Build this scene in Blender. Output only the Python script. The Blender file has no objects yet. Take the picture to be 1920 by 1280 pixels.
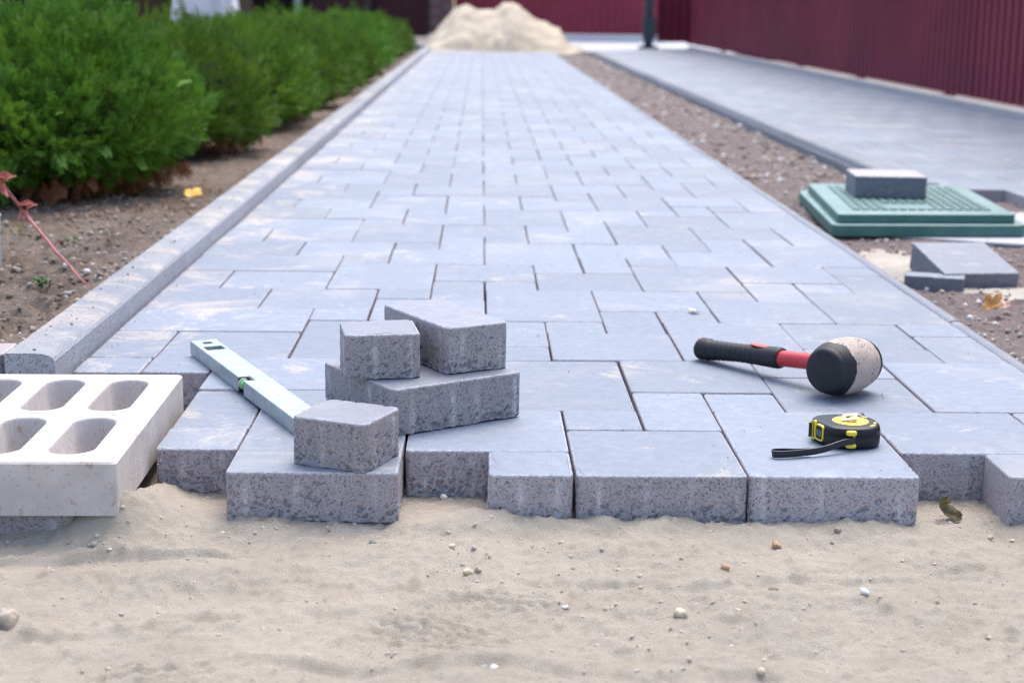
import bpy, bmesh, math, random
import numpy as np
from mathutils import Vector, Matrix, Euler
from mathutils.geometry import delaunay_2d_cdt

scene = bpy.context.scene
COL = scene.collection
R = math.radians
random.seed(7)
rng = np.random.default_rng(7)

# ------------------------------------------------------------------ camera
cam_d = bpy.data.cameras.new('camera')
cam = bpy.data.objects.new('camera', cam_d)
COL.objects.link(cam)
scene.camera = cam
YAW, PITCH, ROLL = 0.0215, 0.2086, 0.0124
fwd = Vector((math.sin(YAW) * math.cos(PITCH), math.cos(YAW) * math.cos(PITCH), -math.sin(PITCH)))
r0 = Vector((math.cos(YAW), -math.sin(YAW), 0))
u0 = r0.cross(fwd)
rr = math.cos(ROLL) * r0 + math.sin(ROLL) * u0
uu = -math.sin(ROLL) * r0 + math.cos(ROLL) * u0
m = Matrix((rr, uu, -fwd)).transposed().to_4x4()
m.translation = Vector((-0.0113, -1.740, 0.5237))
cam.matrix_world = m
cam_d.sensor_width = 23.5
cam_d.lens = 2970.7 / 1920 * 23.5
cam_d.clip_start = 0.05
cam_d.clip_end = 500
cam_d.dof.use_dof = True
cam_d.dof.focus_distance = 1.97
cam_d.dof.aperture_fstop = 4.0
cam_d.dof.aperture_blades = 9

# ------------------------------------------------------------------ light
SUN_EL, SUN_AZ = R(64), R(20)          # azimuth from +Y towards +X: the light comes from behind the scene
world = bpy.data.worlds.new('World')
scene.world = world
world.use_nodes = True
wn = world.node_tree
bg = wn.nodes['Background']
sky = wn.nodes.new('ShaderNodeTexSky')
sky.sky_type = 'NISHITA'
sky.sun_disc = False
sky.sun_elevation = SUN_EL
sky.sun_rotation = SUN_AZ
sky.dust_density = 3.0
sky.air_density = 1.0
sky.ozone_density = 1.0
wn.links.new(sky.outputs[0], bg.inputs[0])
bg.inputs[1].default_value = 0.15
sun_d = bpy.data.lights.new('sun', 'SUN')
sun_d.energy = 1.3
sun_d.angle = R(50)
sun_d.color = (1.0, 0.985, 0.97)
sun = bpy.data.objects.new('sun', sun_d)
sdir = Vector((math.sin(SUN_AZ) * math.cos(SUN_EL), math.cos(SUN_AZ) * math.cos(SUN_EL), math.sin(SUN_EL)))
sun.rotation_euler = sdir.to_track_quat('Z', 'Y').to_euler()
COL.objects.link(sun)
scene.view_settings.view_transform = 'Standard'
scene.view_settings.look = 'None'
scene.view_settings.gamma = 1
scene.view_settings.exposure = 1.15
scene.render.engine = 'CYCLES'
scene.cycles.max_bounces = 6
scene.cycles.use_denoising = True
scene.cycles.denoiser = 'OPENIMAGEDENOISE'
scene.cycles.denoising_input_passes = 'RGB_ALBEDO_NORMAL'
scene.cycles.denoising_prefilter = 'NONE'
scene.cycles.use_adaptive_sampling = False
scene.cycles.sample_clamp_indirect = 4
scene.cycles.filter_width = 1.25

# ------------------------------------------------------------------ numpy noise
def _hash(ix, iy, iz, seed):
    n = (ix.astype(np.int64) * 374761393 + iy.astype(np.int64) * 668265263 + iz.astype(np.int64) * 2147483647 + seed * 974711) & 0xFFFFFFFF
    n = ((n ^ (n >> 13)) * 1274126177) & 0xFFFFFFFF
    n = ((n ^ (n >> 16)) * 2246822519) & 0xFFFFFFFF
    n = n ^ (n >> 15)
    return n / 4294967295.0

def vnoise(x, y, z=None, seed=0):
    x = np.asarray(x, float); y = np.asarray(y, float)
    z = np.zeros_like(x) if z is None else np.asarray(z, float)
    ix, iy, iz = np.floor(x), np.floor(y), np.floor(z)
    fx, fy, fz = x - ix, y - iy, z - iz
    fx = fx * fx * (3 - 2 * fx); fy = fy * fy * (3 - 2 * fy); fz = fz * fz * (3 - 2 * fz)
    def L(a, b, t): return a + (b - a) * t
    c = lambda a, b, d: _hash(ix + a, iy + b, iz + d, seed)
    return L(L(L(c(0,0,0), c(1,0,0), fx), L(c(0,1,0), c(1,1,0), fx), fy),
             L(L(c(0,0,1), c(1,0,1), fx), L(c(0,1,1), c(1,1,1), fx), fy), fz) * 2 - 1

def fbm(x, y, z=None, oct=4, seed=0, gain=.5):
    s = 0; a = 1.0; f = 1.0; t = 0
    for k in range(oct):
        s = s + a * vnoise(x * f, y * f, None if z is None else z * f, seed + k * 17)
        t += a; a *= gain; f *= 2.03
    return s / t

def sstep(a, b, x):
    t = np.clip((x - a) / (b - a), 0, 1)
    return t * t * (3 - 2 * t)

# ------------------------------------------------------------------ object helpers
def link(o, parent=None):
    COL.objects.link(o)
    if parent is not None: o.parent = parent
    return o

def tag(o, label=None, cat=None, group=None, kind=None):
    if label: o['label'] = label
    if cat: o['category'] = cat
    if group: o['group'] = group
    if kind: o['kind'] = kind
    return o

def empty(name, loc=(0, 0, 0), rz=0.0, rx=0.0, ry=0.0):
    o = bpy.data.objects.new(name, None)
    o.empty_display_size = .05
    o.location = loc
    o.rotation_euler = (rx, ry, rz)
    COL.objects.link(o)
    return o

def np_mesh(name, V, F, mat, smooth=False, attrs=None):
    """V (n,3); F list of (k,m) integer arrays of m-gons"""
    me = bpy.data.meshes.new(name)
    V = np.asarray(V, np.float32)
    F = [np.asarray(f, np.int32) for f in (F if isinstance(F, list) else [F]) if len(f)]
    me.vertices.add(len(V)); me.vertices.foreach_set('co', V.ravel())
    nl = sum(f.size for f in F); npol = sum(len(f) for f in F)
    me.loops.add(nl); me.loops.foreach_set('vertex_index', np.concatenate([f.ravel() for f in F]))
    starts = []; c = 0; tot = []
    for f in F:
        starts.append(c + np.arange(len(f)) * f.shape[1]); c += f.size
    me.polygons.add(npol); me.polygons.foreach_set('loop_start', np.concatenate(starts).astype(np.int32))
    me.update(calc_edges=True)
    me.validate()
    if smooth: me.polygons.foreach_set('use_smooth', np.ones(len(me.polygons), bool))
    for k, v in (attrs or {}).items():
        a = me.attributes.new(k, 'FLOAT', 'POINT'); a.data.foreach_set('value', np.asarray(v, np.float32))
    if mat is not None: me.materials.append(mat)
    return me

def obj(name, me, parent=None, loc=None, rot=None):
    o = bpy.data.objects.new(name, me)
    if loc is not None: o.location = loc
    if rot is not None: o.rotation_euler = rot
    return link(o, parent)

class MB:
    """collects polygons of any size into one mesh"""
    def __init__(s): s.v = []; s.f = []
    def add(s, v, f, M=None):
        b = len(s.v)
        s.v += [tuple((M @ Vector(p)) if M is not None else p) for p in v]
        s.f += [tuple(b + i for i in q) for q in f]
        return s
    def box(s, x0, x1, y0, y1, z0, z1, M=None):
        v = [(x0,y0,z0),(x1,y0,z0),(x1,y1,z0),(x0,y1,z0),(x0,y0,z1),(x1,y0,z1),(x1,y1,z1),(x0,y1,z1)]
        return s.add(v, [(3,2,1,0),(4,5,6,7),(0,1,5,4),(1,2,6,5),(2,3,7,6),(3,0,4,7)], M)
    def mesh(s, name, mat, bevel=0, seg=2, smooth=False, angle=30):
        me = bpy.data.meshes.new(name)
        me.from_pydata(s.v, [], s.f)
        if bevel:
            bm = bmesh.new(); bm.from_mesh(me)
            bmesh.ops.remove_doubles(bm, verts=bm.verts, dist=1e-6)
            es = [e for e in bm.edges if len(e.link_faces) == 2 and e.calc_face_angle(0) > R(angle)]
            bmesh.ops.bevel(bm, geom=es, offset=bevel, segments=seg, profile=.5, affect='EDGES', clamp_overlap=True)
            bm.to_mesh(me); bm.free()
        if smooth:
            for p in me.polygons: p.use_smooth = True
        me.materials.append(mat); me.update()
        return me

def prism(outline, levels, cap_bottom=True):
    """outline: list of (x,y) CCW; levels: (z, inset) from bottom to top. inset by scaling along vertex normals"""
    n = len(outline); P = np.array(outline, float)
    T = np.roll(P, -1, 0) - np.roll(P, 1, 0); T /= np.linalg.norm(T, axis=1)[:, None] + 1e-12
    N = np.c_[T[:, 1], -T[:, 0]]
    v = []; f = []
    for z, ins in levels:
        q = P - N * ins
        v += [(a, b, z) for a, b in q]
    for k in range(len(levels) - 1):
        for i in range(n):
            j = (i + 1) % n
            f.append((k*n+i, k*n+j, (k+1)*n+j, (k+1)*n+i))
    f.append(tuple((len(levels)-1)*n + i for i in range(n)))
    if cap_bottom: f.append(tuple(reversed(range(n))))
    return v, f

def rrect(x0, x1, y0, y1, r, seg=3):
    out = []
    for cx, cy, a0 in ((x1-r, y0+r, -90), (x1-r, y1-r, 0), (x0+r, y1-r, 90), (x0+r, y0+r, 180)):
        for k in range(seg + 1):
            a = R(a0 + 90 * k / seg)
            out.append((cx + r * math.cos(a), cy + r * math.sin(a)))
    return out

def tube_arrays(pts, rad, n=10, closed_ends=True):
    pts = [Vector(p) for p in pts]; v = []; f = []
    prev = None
    for i, p in enumerate(pts):
        t = (pts[min(i+1, len(pts)-1)] - pts[max(i-1, 0)]).normalized()
        a = t.orthogonal().normalized() if prev is None else (prev - t * prev.dot(t)).normalized()
        prev = a; b = t.cross(a)
        r = rad[i] if hasattr(rad, '__len__') else rad
        for k in range(n):
            w = 2*math.pi*k/n
            v.append(tuple(p + (a*math.cos(w) + b*math.sin(w))*r))
    for i in range(len(pts)-1):
        for k in range(n):
            f.append((i*n+k, i*n+(k+1)%n, (i+1)*n+(k+1)%n, (i+1)*n+k))
    if closed_ends:
        f.append(tuple(reversed(range(n)))); f.append(tuple((len(pts)-1)*n+k for k in range(n)))
    return v, f

# ------------------------------------------------------------------ materials
class NT:
    def __init__(s, name, rough=.8, spec=.5):
        s.m = bpy.data.materials.new(name); s.m.use_nodes = True
        s.t = s.m.node_tree; s.b = s.t.nodes['Principled BSDF']
        s.b.inputs['Roughness'].default_value = rough
        s.b.inputs['Specular IOR Level'].default_value = spec
        s._pos = None
    def n(s, t, **k):
        nd = s.t.nodes.new(t)
        for a, b in k.items(): setattr(nd, a, b)
        return nd
    def l(s, a, b): s.t.links.new(a, b)
    @property
    def pos(s):
        if s._pos is None: s._pos = s.n('ShaderNodeNewGeometry')
        return s._pos.outputs['Position']
    def noise(s, scale, detail=3, rough=.55, vec=None, dist=0):
        nd = s.n('ShaderNodeTexNoise'); nd.inputs['Scale'].default_value = scale
        nd.inputs['Detail'].default_value = detail; nd.inputs['Roughness'].default_value = rough
        nd.inputs['Distortion'].default_value = dist
        s.l(vec or s.pos, nd.inputs['Vector']); return nd.outputs['Fac']
    def voro(s, scale, feature='F1', vec=None, rand=1):
        nd = s.n('ShaderNodeTexVoronoi'); nd.feature = feature
        nd.inputs['Scale'].default_value = scale; nd.inputs['Randomness'].default_value = rand
        s.l(vec or s.pos, nd.inputs['Vector']); return nd.outputs['Distance']
    def ramp(s, x, a, b, lo=0., hi=1.):
        nd = s.n('ShaderNodeMapRange'); nd.interpolation_type = 'SMOOTHSTEP'
        s.l(x, nd.inputs[0]); nd.inputs[1].default_value = a; nd.inputs[2].default_value = b
        nd.inputs[3].default_value = lo; nd.inputs[4].default_value = hi; return nd.outputs[0]
    def math(s, op, a, b=None, c=None):
        nd = s.n('ShaderNodeMath', operation=op)
        for i, x in enumerate((a, b, c)):
            if x is None: continue
            if isinstance(x, (int, float)): nd.inputs[i].default_value = x
            else: s.l(x, nd.inputs[i])
        return nd.outputs[0]
    def mix(s, fac, a, b, blend='MIX'):
        nd = s.n('ShaderNodeMix', data_type='RGBA', blend_type=blend)
        for i, x in ((0, fac), (6, a), (7, b)):
            if isinstance(x, (int, float)): nd.inputs[i].default_value = x
            elif isinstance(x, tuple): nd.inputs[i].default_value = (*x, 1) if len(x) == 3 else x
            else: s.l(x, nd.inputs[i])
        return nd.outputs[2]
    def attr(s, name):
        nd = s.n('ShaderNodeAttribute'); nd.attribute_name = name; return nd.outputs['Fac']
    def upness(s):
        g = s.n('ShaderNodeNewGeometry'); sp = s.n('ShaderNodeSeparateXYZ'); s.l(g.outputs['True Normal'], sp.inputs[0]); return sp.outputs[2]
    def island(s): return s.n('ShaderNodeNewGeometry').outputs['Random Per Island']
    def objrand(s): return s.n('ShaderNodeObjectInfo').outputs['Random']
    def col(s, x):
        if isinstance(x, tuple): s.b.inputs['Base Color'].default_value = (*x, 1)
        else: s.l(x, s.b.inputs['Base Color'])
    def bump(s, h, dist=.002, strength=1.0, base=None):
        nd = s.n('ShaderNodeBump'); nd.inputs['Distance'].default_value = dist; nd.inputs['Strength'].default_value = strength
        s.l(h, nd.inputs['Height'])
        if base is not None: s.l(base, nd.inputs['Normal'])
        s.l(nd.outputs[0], s.b.inputs['Normal']); return nd.outputs[0]

def simple(name, color, rough=.6, spec=.5, metal=0, var=.12, vscale=30, bscale=0, bdist=.001):
    t = NT(name, rough, spec)
    n = t.noise(vscale, 4)
    t.col(t.mix(n, tuple(c * (1 - var) for c in color), tuple(min(1, c * (1 + var)) for c in color)))
    t.b.inputs['Metallic'].default_value = metal
    if bscale: t.bump(t.noise(bscale, 4, .65), bdist)
    return t.m

def paver_mat(name, base=(.190, .222, .278), side=(.43, .385, .41), dust=1.0):
    t = NT(name, .55, .65)
    up = t.ramp(t.upness(), .45, .75)
    rnd = t.math('ADD', t.island(), t.math('MULTIPLY', t.objrand(), 0.999)); rnd = t.math('FRACT', rnd)
    tone = t.ramp(rnd, 0, 1, .91, 1.10)
    big = t.noise(9, 4, .6); mid = t.noise(60, 4, .6); fine = t.noise(520, 3, .75); grain = t.noise(260, 3, .65)
    c = t.mix(big, tuple(x * .86 for x in base), tuple(x * 1.12 for x in base))
    c = t.mix(t.ramp(mid, .35, .7), c, tuple(x * 1.13 for x in base))
    c = t.mix(t.ramp(fine, .62, .74), c, tuple(x * 1.6 for x in base))
    c = t.mix(t.ramp(fine, .40, .28), c, tuple(x * .45 for x in base))
    # pale bloom and sand dust lying on the top faces
    bl = t.math('MULTIPLY', t.ramp(t.noise(14, 5, .7, dist=.6), .56, .72), t.ramp(grain, .3, .62))
    c = t.mix(t.math('MULTIPLY', bl, .34), c, (.52, .54, .60))
    c = t.mix(t.ramp(t.noise(2.6, 5, .7, dist=.8), .50, .68, 0, .42), c, (.38, .36, .36))
    sx_ = t.n('ShaderNodeSeparateXYZ'); t.l(t.pos, sx_.inputs[0])
    nd_ = t.math('ADD', t.noise(6.1, 7, .76, dist=.7), t.ramp(sx_.outputs[0], -.28, -.60, 0, .10))
    ds = t.math('MULTIPLY', t.ramp(nd_, .56, .68), t.ramp(grain, .32, .55))
    c = t.mix(t.math('MULTIPLY', ds, .62 * dust), c, (.56, .46, .36))
    sd = t.mix(t.noise(45, 4), tuple(x * .84 for x in side), tuple(x * 1.16 for x in side))
    sd = t.mix(t.ramp(t.noise(480, 3, .7), .56, .72), sd, tuple(x * 1.45 for x in side))
    sd = t.mix(t.math('MULTIPLY', t.ramp(t.noise(240, 5, .8, dist=.5), .47, .37), t.ramp(t.noise(38, 3, .6), .36, .56, .25, 1)), sd, tuple(x * .34 for x in side))  # pores in the sides, their inner shade painted dark into the colour
    c = t.mix(up, sd, c)
    c = t.mix(t.math('MULTIPLY', t.attr('edge'), t.ramp(t.noise(180, 3), .35, .65, .1, .7)), c, (.52, .52, .54))
    c = t.mix(t.math('MULTIPLY', t.attr('nib'), t.ramp(t.noise(160, 4, .7), .34, .50, .1, .9)), c, (.66, .64, .64))
    hs = t.n('ShaderNodeHueSaturation'); t.l(c, hs.inputs['Color']); t.l(tone, hs.inputs['Value'])
    t.col(hs.outputs[0])
    t.l(t.ramp(big, .2, .8, .55, .70), t.b.inputs['Roughness'])
    ht = t.math('ADD', t.math('MULTIPLY', fine, .35), t.math('MULTIPLY', grain, .65))
    hside = t.math('ADD', t.math('MULTIPLY', t.ramp(t.noise(420, 3, .7), .28, .44), 1.6), t.math('MULTIPLY', fine, 1.2))
    h = t.n('ShaderNodeMix'); h.data_type = 'FLOAT'
    t.l(up, h.inputs[0]); t.l(hside, h.inputs[2]); t.l(ht, h.inputs[3])
    t.bump(h.outputs[0], .0011, 1.0)
    return t.m

M_PAVER = paver_mat('grey_concrete_paver')
M_PAVER_LOOSE = paver_mat('grey_concrete_loose_paver', base=(.225, .235, .280), side=(.365, .33, .345), dust=.15)
M_PAVER_DARK = paver_mat('dark_concrete_block', base=(.19, .205, .245), side=(.17, .18, .22), dust=.1)
M_KERB = paver_mat('kerb_concrete', base=(.185, .20, .235), side=(.43, .45, .50), dust=.9)

def sand_mat(name, base=(.50, .43, .36), bump=1.0, dark=.8):
    t = NT(name, .95, .2)
    a = t.noise(3.5, 5, .6); b = t.noise(22, 5, .65); g = t.noise(1500, 2, .7); g2 = t.noise(520, 3, .7)
    c = t.mix(t.ramp(a, .3, .7), tuple(x * dark for x in base), tuple(x * 1.08 for x in base))
    c = t.mix(t.ramp(b, .45, .75, 0, .5), c, (base[0] * .86, base[1] * .80, base[2] * .74))
    c = t.mix(t.ramp(g, .66, .76, 0, .35), c, (.78, .74, .68))
    c = t.mix(t.ramp(g2, .36, .26, 0, .40), c, (base[0] * .45, base[1] * .42, base[2] * .42))
    t.col(c)
    h = t.math('ADD', t.math('MULTIPLY', g2, 1.0), t.math('MULTIPLY', g, .5))
    t.bump(h, .0012 * bump, 1.0)
    return t.m
M_SAND = sand_mat('fine_sand', base=(.565, .495, .405), bump=3.0, dark=.9)
M_PILE = sand_mat('heap_sand', base=(.56, .485, .37))
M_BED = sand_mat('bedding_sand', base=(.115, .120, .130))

def soil_mat(name, c0, c1, c2):
    t = NT(name, .95, .15)
    a = t.noise(6, 5, .6); b = t.noise(70, 5, .7); g = t.noise(330, 3, .75)
    c = t.mix(t.ramp(a, .3, .7), c0, c1)
    c = t.mix(t.ramp(b, .4, .7, 0, .7), c, c2)
    c = t.mix(t.ramp(g, .63, .75, 0, .7), c, (.50, .45, .40))
    c = t.mix(t.ramp(g, .38, .28, 0, .7), c, tuple(x * .4 for x in c0))
    t.col(c)
    t.bump(t.math('ADD', g, t.math('MULTIPLY', b, 1.5)), .005, 1.0)
    return t.m
M_SOIL_L = soil_mat('garden_soil', (.155, .120, .098), (.235, .19, .155), (.30, .225, .17))
M_SOIL_R = soil_mat('strip_soil', (.19, .15, .14), (.26, .21, .20), (.31, .26, .24))

# ------------------------------------------------------------------ ground
gv = np.array([(-250, -250, -.09), (250, -250, -.09), (250, 250, -.09), (-250, 250, -.09)])
ground = obj('ground', np_mesh('ground', gv, np.array([[0, 1, 2, 3]]), M_SOIL_R))
tag(ground, kind='structure')

def grid_mesh(name, xs, ys, hfun, mat, smooth=True):
    X, Y = np.meshgrid(xs, ys)
    Z = hfun(X, Y)
    V = np.c_[X.ravel(), Y.ravel(), Z.ravel()]
    nx, ny = len(xs), len(ys)
    i = np.arange(nx - 1)[None, :] + np.arange(ny - 1)[:, None] * nx
    i = i.ravel()
    F = np.c_[i, i + 1, i + 1 + nx, i + nx]
    return np_mesh(name, V, F, mat, smooth)

def gauss(x, y, cx, cy, sx, sy=None, a=0.0):
    sy = sy or sx
    dx, dy = x - cx, y - cy
    c, s = math.cos(a), math.sin(a)
    u, v = dx * c + dy * s, -dx * s + dy * c
    return np.exp(-(u / sx) ** 2 - (v / sy) ** 2)

def sand_h(x, y):
    h = -.0585 + 0 * x
    open_ = sstep(.04, -.05, y)                        # the loose sand in front of the laid rows
    h += open_ * (fbm(x * 5, y * 7, oct=3, seed=3) * .0110 - .003)
    h += (.30 + .70 * open_) * fbm(x * 22, y * 28, oct=4, seed=9, gain=.6) * .0046
    rid = 1 - np.abs(fbm(x * 7 + 3, y * 11 + .8 * fbm(x * 5, y * 5, oct=2, seed=5), oct=3, seed=21)) * 3.2
    h += open_ * np.clip(rid, 0, 1) ** 3 * .0016
    r2 = 1 - np.abs(fbm(x * 17, y * 23, oct=2, seed=33)) * 3
    h += open_ * (fbm(x * 55, y * 60, oct=4, seed=34, gain=.6) * .0030)
    h += fbm(x * 120, y * 120, oct=3, seed=40, gain=.7) * .0031 + np.clip(vnoise(x * 140, y * 140, seed=77) - .45, 0, 1) * .0065
    h += np.clip(vnoise(x * 110, y * 110, seed=71) - .70, 0, 1) * .010 * open_
    # bank against the white block, running down to the right
    h += .030 * gauss(x, y, -.425, -.03, .075, .055) + .012 * gauss(x, y, -.40, .03, .06, .07)
    h -= .010 * gauss(x, y, -.57, -.10, .07, .06)
    h += .006 * gauss(x, y, .20, -.02, .22, .018) + .005 * gauss(x, y, .06, -.012, .06, .014)
    h += .005 * gauss(x, y, -.05, -.10, .06, .05)
    edge_ = sstep(.018, -.004, y) * sstep(-.075, -.012, y)
    h += edge_ * np.clip(fbm(x * 11, y * 9, oct=3, seed=63) + .12, 0, 1) * .022
    h += .016 * gauss(x, y, -.415, -.045, .035, .030) + .014 * gauss(x, y, -.385, .05, .022, .09)
    # scarps and dents
    h -= .010 * gauss(x, y, -.02, -.30, .10, .05, .3) + .008 * gauss(x, y, .25, -.33, .08, .05, -.4)
    h -= .008 * gauss(x, y, -.33, -.22, .14, .035, .25) + .009 * gauss(x, y, .43, -.30, .10, .05, .2)
    h -= .006 * gauss(x, y, .14, -.13, .08, .04, -.2)
    h += .008 * gauss(x, y, -.40, -.16, .20, .022, .10) * (1 - .3 * vnoise(x * 30, y * 30, seed=2))
    h += .012 * gauss(x, y, -.47, -.30, .05, .02, -.5)
    h += .006 * gauss(x, y, .35, -.24, .16, .02, -.15)
    for (x0, y0, a, bnd, A, w, xl, xr) in ((-.45, -.105, .10, .012, .0075, .010, -.62, -.20), (.10, -.185, -.12, .02, .0045, .012, -.10, .42), (-.10, -.235, .32, .015, .0050, .012, -.36, .06), (.36, -.165, .22, .015, .0050, .011, .18, .62), (.0, -.39, -.05, .02, .0055, .013, -.25, .35), (-.40, -.33, .45, .01, .006, .012, -.6, -.22)):
        d = y - (y0 + a * (x - x0) + bnd * vnoise(x * 9 + x0 * 50, y * 0, seed=15) + .004 * vnoise(x * 45, y * 0, seed=16))
        mk = sstep(xl, xl + .06, x) * sstep(xr, xr - .06, x)
        h += A * mk * (np.exp(-(d / w) ** 2) * .7 - .8 * np.exp(-((d + w * 1.2) / (w * .7)) ** 2)) * np.clip(.75 + .6 * vnoise(x * 25, y * 25, seed=17), 0, 1.3)
    # zig-zag tread print
    for (cx, cy, a, rx, ry, sp, per) in ((-.045, -.315, -.42, .085, .050, .0165, .020), (.03, -.235, -.30, .055, .022, .015, .016), (-.30, -.42, .35, .07, .04, .018, .022)):
        c, s = math.cos(a), math.sin(a)
        u = (x - cx) * c + (y - cy) * s; v = -(x - cx) * s + (y - cy) * c
        mk = sstep(1.0, .72, np.sqrt((u / rx) ** 2 + (v / ry) ** 2))
        tri = np.abs(((u / per) % 1) - .5) * 2
        w = ((v + tri * per * .33) / sp) % 1
        h += mk * (-.0034 + .0050 * sstep(.0, .22, w) * sstep(1.0, .62, w))
    return h
xs = np.arange(-.95, 1.15, .0034)
ys = np.arange(-.92, .66, .0036)
sand = tag(obj('sand', grid_mesh('sand', xs, ys, sand_h, M_SAND)), kind='structure')
xs = np.arange(-4, 4, .05); ys = np.arange(-5, 1.0, .05)
def sand_far_h(x, y):
    inner = sstep(0, .12, np.minimum(np.minimum(x + .95, 1.15 - x), np.minimum(y + .92, .66 - y)))
    return -.064 + fbm(x * 3, y * 3, oct=3, seed=3) * .006 - inner * .02
tag(obj('sand', grid_mesh('sand_outer', xs, ys, sand_far_h, M_SAND)), kind='structure')

# ------------------------------------------------------------------ the laid path
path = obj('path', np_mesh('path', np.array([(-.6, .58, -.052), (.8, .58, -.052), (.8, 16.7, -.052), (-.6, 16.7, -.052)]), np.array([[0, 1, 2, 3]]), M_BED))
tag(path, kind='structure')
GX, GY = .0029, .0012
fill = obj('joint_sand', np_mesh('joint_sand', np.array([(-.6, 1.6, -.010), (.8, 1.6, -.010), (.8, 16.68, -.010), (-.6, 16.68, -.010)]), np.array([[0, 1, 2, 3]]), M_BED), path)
tag(fill, kind='stuff')
_lo = {}
def low_paver(w, d, mat, key=''):
    k = (round(w, 4), round(d, 4), key)
    if k not in _lo:
        o = []
        c = .006
        for (cx, cy, ax, ay) in ((w/2, -d/2, -1, 1), (w/2, d/2, -1, -1), (-w/2, d/2, 1, -1), (-w/2, -d/2, 1, 1)):
            a, b = (cx + ax * c, cy), (cx, cy + ay * c)
            mid = (cx + ax * c * .29, cy + ay * c * .29)
            o += ([a, mid, b] if ax * ay < 0 else [b, mid, a])
        v, f = prism(o, [(-.06, .0), (-.0022, .0), (-.0005, .0010), (0, .0024)], False)
        b = MB().add(v, f)
        _lo[k] = b.mesh('paving_stone', mat)
        e = np.zeros(len(v), np.float32); e[len(o)*2:len(o)*3] = .8
        a = _lo[k].attributes.new('edge', 'FLOAT', 'POINT'); a.data.foreach_set('value', e)
    return _lo[k]

def hires_block(w, d, h, seed, mat, r=.0075, rough=1.0, nibs=True, step=.0019):
    """a concrete block with smooth top, chipped arris and coarse pitted sides; z from 0 (bottom) to h"""
    o = rrect(-w/2, w/2, -d/2, d/2, r, 5)
    P = [Vector((a, b)) for a, b in o]; P.append(P[0])
    out = []; arc = 0
    for a, b in zip(P, P[1:]):
        L = (b - a).length; n = max(1, int(round(L / step)))
        for k in range(n): out.append((a.lerp(b, k / n), arc + L * k / n))
        arc += L
    Q = np.array([p for p, _ in out]); S = np.array([s for _, s in out]); n = len(Q)
    T = np.roll(Q, -1, 0) - np.roll(Q, 1, 0); T /= np.linalg.norm(T, axis=1)[:, None]
    N = np.c_[T[:, 1], -T[:, 0]]
    zs = list(np.linspace(0, h - .0035, 34)) + [h - .0024, h - .0012, h - .0004, h]
    ins = [0.0] * 34 + [.0001, .0006, .0016, .0034]
    V = []; E = []; NB = []
    ox, oy = seed * 3.17, seed * 1.37
    nib = np.zeros(n)
    if nibs:
        rs = np.random.default_rng(seed)
        c = 0
        for Ls, ax in ((w, 0), (d, 1), (w, 0), (d, 1)):
            for q in (.10, .40, .62, .90) if Ls > .15 else ((.3, .78) if rs.random() > .3 else (.15,)):
                s0 = c + (q + rs.uniform(-.03, .03)) * Ls
                nib = np.maximum(nib, np.exp(-((S - s0) / .0038) ** 2) * rs.uniform(.45, 1))
            c += Ls
    for z, i_ in zip(zs, ins):
        t = z / h
        x, y = Q[:, 0] + ox, Q[:, 1] + oy
        zz = np.full(n, z)
        nn = nib * sstep(.94, .80, t) * np.clip(.65 + .6 * vnoise(S * 90, zz * 60, seed=seed + 5), 0, 1)
        amp = np.clip(1.15 - t * 1.0, .12, 1) * (.45 + .55 * min(1, z / .006)) * (1 - np.clip((t - .93) / .07, 0, 1))
        q1 = vnoise(x * 250, y * 250, zz * 300, seed=1 + seed); q2 = vnoise(x * 110, y * 110, zz * 130, seed=2 + seed); q3 = vnoise(x * 60, y * 60, zz * 60, seed=9 + seed)
        thr = .16 + .34 * t + .16 * vnoise(x * 22, y * 22, zz * 26, seed=8)
        pit = sstep(thr, thr + .22, q1 * .62 + q2 * .40)
        dis = -pit * .0046 * rough * amp + (q2 * .0007 + q3 * .0003) * amp + nn * .0012
        rag = 0.0
        if z < .0065: rag = np.clip(vnoise(x * 130, y * 130, seed=4) * .6 + .4, 0, 1) * .0019 * (1 - z / .0065)
        chip = 0
        if z > h - .004: chip = sstep(.55, .85, vnoise(x * 160, y * 160, seed=11)) * .0011
        q = Q + N * (dis - i_ - chip)[:, None]
        V.append(np.c_[q, zz + rag - chip * .6])
        E.append(np.full(n, 1.0 if h - .0026 < z < h - .0001 else 0.0)); NB.append(nn)
    L = len(zs)
    V = np.concatenate(V)
    idx = np.arange(n); nx = (idx + 1) % n
    F = np.concatenate([np.c_[k*n + idx, k*n + nx, (k+1)*n + nx, (k+1)*n + idx] for k in range(L - 1)])
    top = ((L - 1) * n + idx)[None, :]; bot = idx[::-1][None, :]
    me = np_mesh('block', V, [F, top, bot], mat, attrs={'edge': np.concatenate(E), 'nib': np.concatenate(NB)})
    sm = np.ones(len(me.polygons), bool); sm[-2:] = False
    me.polygons.foreach_set('use_smooth', sm)
    return me

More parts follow.
